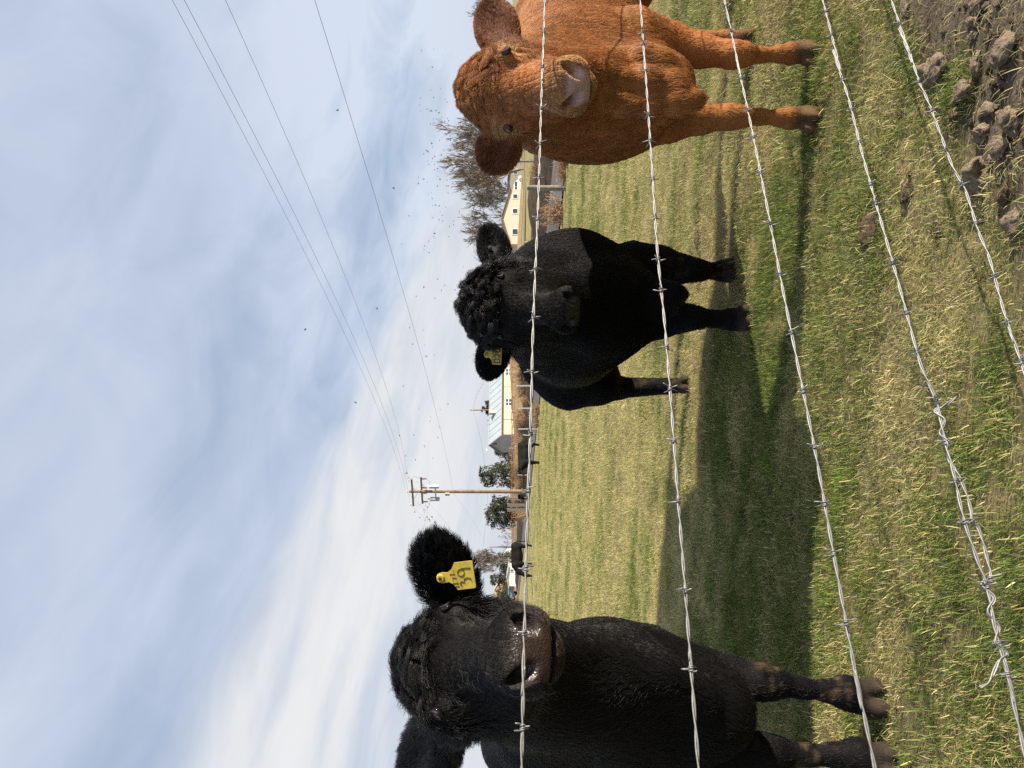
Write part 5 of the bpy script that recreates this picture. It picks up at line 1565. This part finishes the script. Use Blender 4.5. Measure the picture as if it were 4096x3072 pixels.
# ------------------------------------------------------------------ utility pole and lines
POLE = principled('old_pole_wood', (.24, .17, .11), .9, .15, noise=.4, nscale=3, bump=.3)
LINE = principled('power_line', (.22, .22, .23), .6, .3)
STEEL = principled('galvanised_steel', (.40, .43, .43), .5, .4, metal=.3)
GLAZE = principled('insulator_glaze', (.55, .56, .55), .25, .5)
def utility_pole():
    Y = 60.0; b = at(2110, 1966, Y); b[2] = -.05; X0 = b[0]
    root = empty('utility_pole', b)
    tag(root, 'wooden utility pole with two crossarms beyond the pasture', 'utility pole')
    def H_(px): return EYE - (px - 2048) / FPX * Y - b[2]
    top = H_(1637)
    MB().tube([(0, 0, -.5), (0, 0, top * .5), (0, 0, top)], [.165, .14, .105], 12).build('pole', POLE, root)
    ax = unit([.86, -.42, 0]); ay = unit([.42, .86, 0]); z = np.array([0, 0, 1.0])
    for i, px in enumerate((1651, 1686)):
        h = H_(px)
        dy = -.16 if i == 0 else .16
        arm = MB().box(ay * dy + z * h, (2.55, .10, .13), (ax, ay, z)).build('crossarm', POLE, root)
        for s in (-1, 1):
            MB().tube([ay * dy * 1.6 + ax * s * .62 + z * (h - .02), ay * dy * 1.3 + z * (h - .42)], .018, 5).build('brace', STEEL, root)
            for q in ((1.15,) if i == 0 else (1.1, .25)):
                c = ax * s * q + ay * dy + z * (h + .07)
                if i == 0:
                    ins = MB().tube([c, c + z * .10, c + z * .14, c + z * .22, c + z * .26], [.02, .02, .075, .06, .02], 10).build('insulator', GLAZE, root)
                else:   # cut-out hanging under the arm
                    ins = MB().tube([c - z * .1, c - z * .18, c - z * .5], [.03, .06, .05], 8).build('cutout', principled('brown_porcelain', (.10, .06, .05), .4), root)
    c = z * (top + .0)
    MB().tube([c, c + z * .12, c + z * .16, c + z * .24, c + z * .28], [.03, .02, .075, .06, .02], 10).build('insulator', GLAZE, root)
    h = H_(1743)
    MB().box(z * h - ay * .18, (1.35, .07, .10), (ax, ay, z)).build('bracket', STEEL, root)
    for s in (-1, 1):
        cc = ax * s * .60 - ay * .18 + z * (h + .08)
        can = MB().box(cc, (.17, .34, .74), (ax, ay, z)).build('capacitor', STEEL, root)
        MB().tube([cc + z * .37, cc + z * .45, cc + z * .52, cc + z * .60], [.03, .06, .05, .015], 8).build('bushing', GLAZE, can)
    MB().box(z * H_(1790) - ay * .2 + ax * -.12, (.22, .16, .34), (ax, ay, z)).build('control_box', STEEL, root)
    # drop leads
    h1, h2, h3 = H_(1651), H_(1686), H_(1715)
    for s in (-1, 1):
        MB().tube([ax * s * 1.15 - ay * .16 + z * (h1 + .25), ax * s * 1.42 + z * (h1 - .2), ax * s * 1.25 + ay * .1 + z * (h2 + .1)], .012, 4).build('lead', LINE, root)
        MB().tube([ax * s * 1.1 + ay * .16 + z * (h2 - .45), ax * s * .95 + z * (h3 - .1), ax * s * .6 - ay * .1 + z * (h3 - .15)], .012, 4).build('lead', LINE, root)
    # conductors, each a thing of its own, through the points the photograph shows
    def line(name, label, p_att, px_edge, py_edge, t_edge, cat='power line', t_end=88.0, left_drop=1.0, tl=75):
        dr = np.array([.33, -.945, 0]) / math.hypot(.33, .945)
        a = b + p_att
        # at distance t_edge along the road direction the wire is seen at (px_edge, 0)
        e = a + dr * t_edge
        k = (1536.0 - py_edge) / FPX
        # slide along the line until it meets that view ray sideways
        t = (k * a[1] - a[0]) / (dr[0] - k * dr[1]); e = a + dr * t
        ze = EYE - (px_edge - 2048) / FPX * e[1]
        # sag parabola between equal-height supports: z = za - c*t*(T-t)
        c = (a[2] - ze) / (t * (t_end - t))
        P = []
        for u in np.linspace(0, t_end, 60):
            q = a + dr * u; q[2] = a[2] - c * u * (t_end - u); P.append(q)
        L_ = []
        for u in np.linspace(0, tl, 24)[1:]:
            q = a - dr * u; q[2] = a[2] - left_drop * u / tl - .0008 * u * (tl - u); L_.append(q)
        P = L_[::-1] + P
        o = MB().tube([p - b for p in P], .0058, 4).build(name, LINE); o.location = tuple(b)
        tag(o, label, cat, 'overhead lines')
    zt = np.array([0, 0, 1.0])
    line('power_line', 'highest overhead line, leftmost of the pair that runs close together', zt * (top + .27), 689, 0, 48)
    line('power_line', 'overhead line on the outer end of the top crossarm, beside the highest line', -ax * 1.15 - ay * .16 + zt * (h1 + .30), 737, 0, 48)
    line('power_line', 'overhead line on the near end of the top crossarm', ax * 1.15 - ay * .16 + zt * (h1 + .30), 902, 0, 48)
    line('telephone_line', 'lowest overhead line, fixed halfway up the utility pole', zt * H_(1814) - ay * .2, 1259, 0, 48, 'telephone line')

# ------------------------------------------------------------------ far cattle
def far_cow(label, pos, heading, scale, pose, shade=1.0):
    """small simple standing cow, one continuous body; heading = angle its nose points to"""
    B = Body(); z = np.array([0, 0, 1.0]); f = np.array([math.cos(heading), math.sin(heading), 0]); s_ = np.array([-f[1], f[0], 0])
    P = lambda a, b_, c: f * a + s_ * b_ + z * c
    B.ell(P(0, 0, .90), (.70, .29, .30), [f, s_, z], .1)
    B.ell(P(.5, 0, .92), (.27, .25, .34), [f, s_, z], .1); B.ell(P(-.55, 0, 1.0), (.32, .26, .28), [f, s_, z], .1)
    B.cone(P(.55, 0, 1.22), .12, P(-.7, 0, 1.22), .14, .1)
    if pose == 'graze':
        nk, hd, mz = P(.98, .05, .85), P(1.18, .10, .42), P(1.22, .12, .10)
    else:
        nk, hd, mz = P(.85, .10, 1.18), P(1.05, .22, 1.25), P(1.32, .34, 1.02)
    B.cone(P(.6, 0, 1.05), .24, nk, .17, .1); B.cone(nk, .16, hd, .12, .08); B.cone(hd, .125, mz, .07, .05)
    e = unit(np.cross(mz - hd, z)); 
    for q in (-1, 1):
        B.cone(hd + e * q * .1, .035, hd + e * q * .27 + z * .02, .03, .03)
    for a, b_ in ((.48, .17), (.42, -.17), (-.62, .18), (-.72, -.18)):
        hind = a < 0
        B.cone(P(a, b_, .75), .13, P(a + (.04 if hind else 0), b_, .48), .075, .06)
        B.cone(P(a + (.04 if hind else 0), b_, .48), .07, P(a - (.07 if hind else 0), b_, .40 if hind else .30), .05, .04)
        B.cone(P(a - (.07 if hind else 0), b_, .40 if hind else .30), .045, P(a, b_, .05), .05, .03)
    B.chain([(P(-.88, 0, 1.15), .03), (P(-.97, 0, .9), .025), (P(-.95, 0, .45), .03)], .03)
    lo = np.min([p['lo'] for p in B.p], 0) - .06; hi = np.max([p['hi'] for p in B.p], 0) + .06
    xs, ys, zs = [np.arange(lo[i], hi[i], .028) for i in range(3)]
    V, F = surface_nets(B.field(xs, ys, zs), xs, ys, zs)
    root = empty('cow', pos); root.scale = (scale,) * 3
    o = mesh_np('body', V, F, principled('far_hide', tuple(.007 * shade * v for v in (1, .95, .95)), .7, .1, noise=.3), root)
    tag(root, label, 'cow')

# ------------------------------------------------------------------ birds
def birds():
    FEATH = principled('dark_feathers', (.02, .02, .022), .6, .2)
    r = np.random.default_rng(12)
    def bird_mesh(up, fold=False):
        mb = MB()
        mb.tube([(-.11, 0, 0), (-.06, 0, .01), (0, 0, .012), (.06, 0, .008), (.10, 0, .012), (.125, 0, .006)], [.012, .028, .035, .028, .018, .004], 7)
        mb.add([(-.09, -.012, .0), (-.09, .012, 0), (-.18, .03, -.004), (-.18, -.03, -.004), (-.09, -.012, .008), (-.09, .012, .008), (-.18, .03, .002), (-.18, -.03, .002)],
               [(0, 3, 2, 1), (4, 5, 6, 7), (0, 1, 5, 4), (2, 3, 7, 6), (0, 4, 7, 3), (1, 2, 6, 5)])
        for s in (-1, 1):
            if fold: mb.tube([(.04, s * .03, .015), (-.03, s * .035, .01), (-.12, s * .02, -.01)], [.012, .02, .004], 5)
            else:
                q = [(.05, s * .02, .015), (.045, s * .12, .015 + up * .12), (-.01, s * .22, .015 + up * .20), (-.04, s * .11, .012 + up * .11), (-.045, s * .02, .01)]
                m2 = [(x, y, z - .006) for x, y, z in q]
                mb.add(q + m2, [(0, 1, 3, 4), (1, 2, 3), (5, 9, 8, 6), (6, 8, 7), (0, 5, 6, 1), (1, 6, 7, 2), (2, 7, 8, 3), (3, 8, 9, 4), (4, 9, 5, 0)])
        me = bpy.data.meshes.new('bird'); me.from_pydata(mb.V, [], mb.F); me.materials.append(FEATH)
        return me
    kinds = [bird_mesh(.5), bird_mesh(-.2), bird_mesh(1.0), bird_mesh(.1)]
    perch = bird_mesh(0, True)
    def put(p, me, label, group):
        o = bpy.data.objects.new('bird', me); col.objects.link(o); o.location = tuple(p)
        o.rotation_euler = (r.normal(0, .4), r.normal(0, .3), r.uniform(0, 6.28)); o.scale = (.62,) * 3
        tag(o, label, 'bird', group)
    g = 'starlings flying over the houses on the right'
    for i in range(92):
        px, py = r.normal(1752, 42), r.normal(560, 190)
        if r.uniform() < .3: px, py = r.normal(1770, 45), r.uniform(350, 950)
        put(at(px, py, r.uniform(62, 85)), kinds[r.integers(0, 4)], 'small dark starling flying in the flock beside the red cow', g)
    for i in range(34):
        put(at(r.normal(1690, 55), r.uniform(900, 1850), r.uniform(60, 80)), kinds[r.integers(0, 4)], 'small dark starling flying in the loose band above the bull', 'starlings flying above the bull')
    for x, y in ((235, 95), (300, 270), (300, 345), (550, 395), (825, 785), (755, 1015), (985, 1130), (848, 1180), (925, 1232), (910, 1298), (795, 1325), (500, 1388), (910, 1555), (985, 1640)):
        put(at(1600 + x * .1206, 1880 + y * .1206, r.uniform(55, 66)), kinds[r.integers(0, 4)], 'small dark starling flying around the top of the utility pole', 'starlings around the utility pole')
    for x, y in ((1680, 2070), (1700, 2082), (1712, 2076), (1720, 2084), (1740, 2088), (1699, 2050), (1730, 2068)):
        put(at(x, y, 64), kinds[r.integers(0, 4)], 'small dark starling flying between the utility pole and the near ear', 'starlings left of the utility pole')
    for px, py, lab in ((1353, 441, 'lone bird high in the sky over the red cow'), (1223, 1316, 'lone bird high in the middle of the sky'), (1425, 1610, 'lone bird in the sky left of the middle'), (1510, 1232, 'lone bird below the overhead lines'), (1577, 752, 'lone bird between the lowest overhead line and the flock')):
        put(at(px, py, 48), kinds[2], lab, None)
    # perched along the wire behind the barn
    return perch, put, r

if 'bg' not in SKIP:
    barn()
    utility_pole()
    perch, put, rb = birds()
    # small pole behind the barn and its bird-covered wire
    Yp = 150.0; b = at(2048, 1640, Yp); top = at(1880, 1640, Yp)
    root = empty('utility_pole', (b[0], Yp, 0)); tag(root, 'short dark pole sticking up behind the barn roof', 'utility pole')
    MB().tube([(0, 0, -.3), (0, 0, top[2])], [.16, .12], 8).build('pole', POLE, root)
    MB().tube([(0, -.1, top[2] - .55), (.05, -.1, top[2] - .3)], .09, 8).build('insulator', GLAZE, root)
    pts = [at(1893, 1640, Yp), at(1900, 1600, Yp), at(1912, 1570, Yp), at(1935, 1530, Yp), at(1950, 1505, Yp), at(1968, 1470, Yp), at(1985, 1430, Yp)]
    P1, _ = resample(pts, .4)
    tag(MB().tube(list(P1), .02, 4).build('power_line', LINE), 'wire with perched birds running right from the short pole behind the barn', 'power line', 'overhead lines')
    for i in range(16):
        q = P1[int(4 + i * 2.1) % len(P1)]
        put(q + [0, 0, .09], perch, 'tiny starling perched on the wire above the barn roof', 'starlings perched on the barn wire')
    pts = [at(1893, 1640, Yp), at(1905, 1680, Yp), at(1915, 1720, Yp), at(1925, 1770, Yp), at(1937, 1850, Yp), at(1947, 1950, Yp), at(1950, 2000, Yp), at(1946, 2060, Yp), at(1938, 2140, Yp), at(1925, 2230, Yp), at(1905, 2330, Yp), at(1890, 2410, Yp), at(1860, 2560, Yp)]
    P1, _ = resample(pts, .8)
    tag(MB().tube(list(P1), .018, 4).build('power_line', LINE), 'sagging wire running left from the short pole behind the utility pole', 'power line', 'overhead lines')
    for py, h0, Yq, lab in ((2188, 1958, 120, 'thin bare pole standing right of the grazing cow'), (2115, 1990, 140, 'faint thin pole left of the round juniper')):
        q = at(2070, py, Yq)
        o = MB().tube([(0, 0, -1), (0, 0, at(h0, py, Yq)[2])], [.10, .07], 8).build('pole', POLE); o.location = (q[0], Yq, 0)
        tag(o, lab, 'pole')
    # evergreens
    def J(py, Y, blobs, seed, n, size, label):
        blobs = [tuple(1.22 * v for v in b_) for b_ in blobs]
        leafy('juniper_tree', (at(2060, py, Y)[0], Y, 0), blobs, seed, n, size, label, JUN, group='evergreens behind the pasture')
    J(1906, 120, [(0, 0, 1.2, 1.7, 1.2), (.1, 0, 2.8, 1.5, 1.4), (-.4, 0, 4.2, 1.1, 1.0), (.7, 0, 4.6, .8, .8), (1.2, 0, 2.0, .9, 1.2)], 1, 5200, .16, 'tall ragged juniper right of the utility pole')
    J(2044, 118, [(0, 0, 1.0, 2.0, 1.0), (-.2, 0, 2.2, 2.1, 1.3), (-.5, 0, 3.4, 1.5, 1.0), (.9, 0, 2.7, 1.0, 1.2)], 2, 5600, .16, 'broad round juniper left of the utility pole')
    J(1812, 150, [(0, 0, 1.2, 1.3, 1.3), (.3, 0, 2.8, 1.0, 1.1)], 3, 2000, .17, 'dark evergreen just behind the barn gable')
    J(1650, 160, [(0, 0, 4.6, 1.2, .8), (1.4, 0, 4.9, .9, .7), (-1.6, 0, 4.4, .9, .6), (.4, 0, 5.6, .7, .7)], 4, 2200, .2, 'dark evergreen top showing over the barn ridge')
    J(2250, 190, [(0, 0, 2.0, 2.2, 1.6), (.5, 0, 3.6, 1.5, 1.2)], 5, 2600, .22, 'dark evergreen below the bare tree on the left')
    J(2312, 195, [(0, 0, 2.0, 2.0, 1.8), (-.4, 0, 4.2, 1.3, 1.5)], 6, 2600, .22, 'pointed evergreen behind the white trailer')
    J(2372, 175, [(0, 0, 1.6, 1.6, 1.5), (.2, 0, 3.0, 1.0, 1.2)], 7, 2400, .20, 'lighter green evergreen beside the brick building')
    # bare trees
    bare_tree('bare_tree', spot(2065, 580, 112), 15.5, 2, TWIG_PALE, 'large pale bare tree behind the left ear of the red cow', .46, .010, 5, 5, up=.45)
    bare_tree('bare_tree', spot(2065, 675, 118), 14.5, 5, TWIG_PALE, 'pale bare tree with upright stems left of the red cow', .42, .010, 5, 5, up=.5)
    bare_tree('bare_tree', spot(2062, 870, 172), 19.0, 8, TWIG, 'rounded dense bare tree behind the cream house', .60, .012, 5, 5, up=.22)
    bare_tree('bare_tree', spot(2062, 775, 180), 15.0, 9, TWIG, 'grey bare tree between the cream house and pale trees', .55, .010, 5, 5, up=.3)
    bare_tree('bare_tree', spot(2062, 30, 120), 12.0, 10, TWIG, 'bare tree at the right edge behind the red cow', .5, .012, 5, 2)
    bare_tree('bare_tree', spot(2055, 2245, 185), 15.0, 12, TWIG, 'fan shaped bare tree standing over the evergreens on the left', .45, .010, 5, 4, up=.35)
    bare_tree('bare_tree', spot(2055, 2150, 200), 6.5, 13, TWIG, 'small bare tree left of the round juniper', .5, .012, 4, 2)
    bare_tree('bare_tree', spot(2055, 2180, 205), 6.0, 14, TWIG, 'small bare tree beside the thin bare pole', .5, .012, 4, 2)
    bare_tree('bare_tree', spot(2055, 1835, 170), 6.0, 15, TWIG, 'small grey bare tree between the barn and the tall juniper', .5, .012, 4, 2)
    bare_tree('bare_tree', spot(2055, 2395, 190), 7.0, 16, principled('rust_twigs', (.24, .13, .08), .9, .1), 'reddish bare tree against the brick building', .5, .012, 4, 2)
    # houses and vehicles on the right
    Yh = 150.0
    gable_house('house', 'cream house with lap siding and brown roof edge right of the bull', spot(2092, 930, Yh), 11.4, 14, 2.45, 4.05, lap_siding('cream_siding', (.62, .58, .47), .2), principled('brown_roof', (.20, .13, .09), .8), math.radians(14), [(1.1, 1.55, 1.0, 1.0), (-3.2, 1.55, 1.2, 1.1), (4.2, 1.5, .9, .9)], skirt=.55)
    gable_house('house', 'long low dark roofed house behind the parked white car', spot(2085, 745, 182), 12.0, 8, 2.3, 3.2, principled('grey_wall', (.30, .28, .25), .8), principled('dark_shingles', (.09, .085, .08), .9), math.radians(8), [(-2, 1.4, 1.4, 1.0), (2, 1.4, 1.4, 1.0)])
    car('parked_car', 'white sport utility car parked before the low house on the right', spot(2092, 757, 148), math.radians(185), principled('white_car_paint', (.75, .75, .74), .25, .5, coat=.6))
    def camper():
        p = spot(2092, 600, 150); root = empty('camper_trailer', p, math.radians(-6)); tag(root, 'white camper trailer under the left ear of the red cow', 'trailer')
        prof = [(-1.9, .5), (-2.0, 1.2), (-1.7, 2.3), (-1.2, 2.6), (1.6, 2.6), (2.0, 2.2), (2.05, 1.0), (1.7, .45)]
        n = len(prof); V = [(x, y, z) for y in (-1.1, 1.1) for x, z in prof]
        mesh_obj('body', V, [tuple(range(n)), tuple(range(2 * n - 1, n - 1, -1))] + [(i, n + i, n + (i + 1) % n, (i + 1) % n) for i in range(n)], WHITE, root)
        for x in (-1.1, .7): MB().box((x, -1.11, 1.75), (.8, .05, .5)).build('window', GLASS, root)
        MB().box((-.2, -1.11, 1.4), (.6, .05, 1.6)).build('door', PALEPOST, root)
        for y in (-1, 1): MB().tube([(.2, y * .9, .34), (.2, y * 1.1, .34)], .34, 14).build('tyre', principled('tyre', (.02, .02, .02), .9), root)
        MB().tube([(-1.9, 0, .5), (-3.0, 0, .45)], .05, 6).build('hitch', STEEL, root)
    camper()
    # left background
    gable_house('brick_building', 'tall pale ended brick building at the far left', spot(2050, 2425, 220), 9.5, 12, 4.6, 6.4, principled('old_brick', (.22, .125, .095), .9, noise=.2, nscale=2), CONC, math.radians(60), [(-2, 2.5, 1.0, 1.4), (1.5, 2.5, 1.0, 1.4)], cat='building')
    gable_house('trailer_house', 'white flat trailer house left of the grazing cow', spot(2050, 2297, 172), 4.2, 9, 1.9, 2.3, WHITE, PALEPOST, math.radians(8), [(1.3, 1.2, .6, .6)], cat='house')
    gable_house('shed', 'tiny white shed far behind the grazing cow', spot(2040, 2222, 230), 3.4, 4, 2.6, 3.8, WHITE, PALEPOST, 0, [(0, 1.6, .7, .7)], cat='shed')
    car('parked_car', 'blue grey car parked left of the white trailer house', (at(2050, 2362, 170)[0], 170, .6), 0.1, principled('blue_car_paint', (.20, .27, .33), .3, .5), 4.6, 1.5)
    car('parked_car', 'small red car above the back of the grazing cow', (at(2050, 2250, 250)[0], 250, 1.2), 0.2, principled('red_car_paint', (.45, .05, .05), .3, .5), 4.2, 1.4)
    # far cattle
    def G(px, py): p = ground_at(px, py); p[2] = float(gz(p[:1], p[1:2])[0]); return p
    far_cow('black calf standing in the pasture below the barn gable', G(2163, 1822), math.radians(-152), .70, 'stand')
    far_cow('black cow grazing in the far pasture left of the utility pole', G(2130, 2226), math.radians(-158), .92, 'graze')
    far_cow('black calf at the foot of the utility pole', G(2113, 1990), math.radians(-80), .58, 'stand')

# ------------------------------------------------------------------ clods on the bare strip
def clod(px, py, size, seed, label, flat=.65, mat=None, elong=1.0):
    r = np.random.default_rng(seed)
    p = ground_at(px + size * .25, py); s = size * .60 / FPX * p[1]
    bm = bmesh.new(); bmesh.ops.create_icosphere(bm, subdivisions=4, radius=1.0)
    V = np.array([v.co[:] for v in bm.verts])
    for k in range(9):                       # broken faces
        nrm_ = unit(r.normal(size=3)); h = r.uniform(.45, .85)
        dd = V @ nrm_ - h; V = V - np.where(dd > 0, dd, 0)[:, None] * nrm_ * .92
    U = V / (np.linalg.norm(V, axis=1, keepdims=True) + 1e-9)
    R = 1 + sines(U, 2.6, seed)[:, 0] * .22 - np.abs(sines(U, 5.0, seed + 1)[:, 0]) * .22 + np.abs(sines(U, 13.0, seed + 2)[:, 1]) * .12 + sines(U, 30.0, seed + 3)[:, 0] * .05 + sines(U, 60.0, seed + 4)[:, 0] * .025
    cr = np.clip(1 - np.abs(sines(U, 3.0, seed + 5)[:, 1]) * 7, 0, 1) * -.28
    V = V * (R + cr)[:, None] * [s * elong, s, s * flat]
    a = r.uniform(0, 6.28); c_, s_ = math.cos(a), math.sin(a)
    V = np.stack([V[:, 0] * c_ - V[:, 1] * s_, V[:, 0] * s_ + V[:, 1] * c_, V[:, 2]], 1)
    for v, q in zip(bm.verts, V): v.co = q
    me = bpy.data.meshes.new('dirt_clod'); bm.to_mesh(me); bm.free()
    me.polygons.foreach_set('use_smooth', np.ones(len(me.polygons), bool))
    me.materials.append(mat or CLOD)
    o = bpy.data.objects.new('dirt_clod', me); col.objects.link(o)
    o.location = (p[0], p[1], float(gz(p[:1], p[1:2])[0]) + s * flat * .32)
    tag(o, label, 'clod', 'dry clods along the fence')
CLOD = principled('dry_clay', (.235, .182, .125), .95, .1, noise=.5, nscale=70, bump=.8, bscale=160)
DUNG = principled('old_dung', (.12, .085, .055), .95, .1, noise=.45, nscale=50, bump=.9, bscale=120)
if 'clods' not in SKIP:
    for i, (px, py, sz, lab, fl, mt, el) in enumerate([
        (3905, 700, 125, 'large upright grey clod under the lowest wire', .95, CLOD, 1.1), (3720, 292, 105, 'cracked pale clod split in two below the red cow', .7, CLOD, 1.3),
        (3790, 268, 90, 'long clod beside the split one', .6, CLOD, 1.7), (3878, 372, 85, 'rough pale clod right of the split one', .8, CLOD, 1.5),
        (3925, 250, 72, 'pale crumbly clod on the dead stems', .7, CLOD, 1.4), (3972, 434, 62, 'small slab shaped clod near the corner of the soil', .6, CLOD, 1.5),
        (3848, 462, 60, 'small brown clod under the rough pale one', .7, DUNG, 1.2), (3945, 528, 78, 'grey clod beside the large upright one', .7, CLOD, 1.1),
        (4066, 486, 120, 'big grey lump at the bottom edge of the soil', .7, CLOD, 1.2), (4066, 205, 110, 'big grey lump at the bottom edge near the corner', .7, CLOD, 1.1),
        (3935, 22, 80, 'clod at the far right corner of the soil', .6, CLOD, 1.2), (3660, 14, 70, 'long pale clod at the right edge', .5, CLOD, 1.8),
        (3930, 88, 50, 'small tan clod in the dead stems near the corner', .7, CLOD, 1.0), (3927, 148, 46, 'small tan clod below the crumbly one', .7, CLOD, 1.0),
        (3737, 929, 52, 'flat brown clod left of the large upright one', .4, DUNG, 1.5), (3470, 940, 120, 'dark dung heap in the grass tuft', .5, DUNG, 1.2),
        (3616, 778, 80, 'low dung pat among green blades', .4, DUNG, 1.2), (4036, 585, 80, 'grey clod between two big lumps', .6, CLOD, 1.1),
        (4082, 872, 90, 'grey lump at the bottom edge below the lowest wire', .6, CLOD, 1.1), (4040, 772, 70, 'brown rounded clod at the bottom of the picture', .6, DUNG, 1.3),
        (3803, 434, 48, 'little clod at the tip of the rough pale one', .6, CLOD, 1.0), (3590, 460, 40, 'small clod in the grass under the fourth wire', .5, DUNG, 1.0),
        (2778, 873, 60, 'dry dung pat in the grass right of the bull', .3, DUNG, 1.3), (2776, 956, 66, 'brown dung pat beside the right foreleg of the bull', .3, DUNG, 1.2),
        (2950, 1003, 66, 'dung pat in front of the bull on the right', .3, DUNG, 1.4), (2772, 1150, 44, 'small dung pat between the forelegs of the bull', .3, DUNG, 1.3),
        (2705, 1445, 40, 'small dung pat under the belly of the bull', .3, DUNG, 1.3), (3060, 1960, 60, 'dung pat lying in the long shadow', .3, DUNG, 1.3), (3140, 2060, 52, 'flat dung pat in the shadow nearer the camera', .3, DUNG, 1.5),
        (2520, 660, 30, 'small dung pat left of the red cow', .3, DUNG, 1.3), (2560, 2050, 34, 'dung pat in the sunlit field above the shadow', .3, DUNG, 1.6), (3330, 2180, 56, 'dung pat between the third and fourth wires', .3, DUNG, 1.3),
        (3230, 1650, 60, 'dung pat under the third wire in the middle', .3, DUNG, 1.3), (2420, 1680, 26, 'tiny dung pat in the far sunlit field', .3, DUNG, 1.8),
        (4000, 330, 46, 'little grey clod between dead stems', .6, CLOD, 1.2), (3980, 640, 40, 'little clod behind the large upright one', .6, CLOD, 1.2)]):
        clod(px, py, sz, 100 + i * 11, lab, fl, mt, el)

# crumbs of soil between the clods
def crumbs():
    r = np.random.default_rng(91)
    protos = []
    for k in range(4):
        bm = bmesh.new(); bmesh.ops.create_icosphere(bm, subdivisions=2, radius=1.0)
        for v in bm.verts:
            q = np.array(v.co); f_ = 1 + sines(q[None], 3.0, 300 + k)[0, 0] * .35 + r.normal(0, .10); v.co = tuple(q * f_ * [1, 1, .7])
        me = bpy.data.meshes.new('crumb'); bm.to_mesh(me); bm.free(); me.materials.append(CLOD if k % 2 else DUNG)
        protos.append(bpy.data.objects.new('crumb', me))
    n = 5200
    X, Y = wedge(n, 1.3, 3.4, .2, r)
    s = fence_side(X, Y) + r.normal(0, .05, n)
    keep = (s > .0) | (r.uniform(size=n) < .03)
    X, Y = X[keep], Y[keep]
    P = np.stack([X, Y, gz(X, Y) + .002], 1)
    m = len(X)
    o = scatter('soil_crumbs', protos, P, r.integers(0, 4, m), r.uniform(0, 6.28, (m, 3)), .004 * np.exp(r.normal(0, .55, m)))
    tag(o, 'loose crumbs of dry soil strewn along the fence', 'soil', kind='stuff')
crumbs()
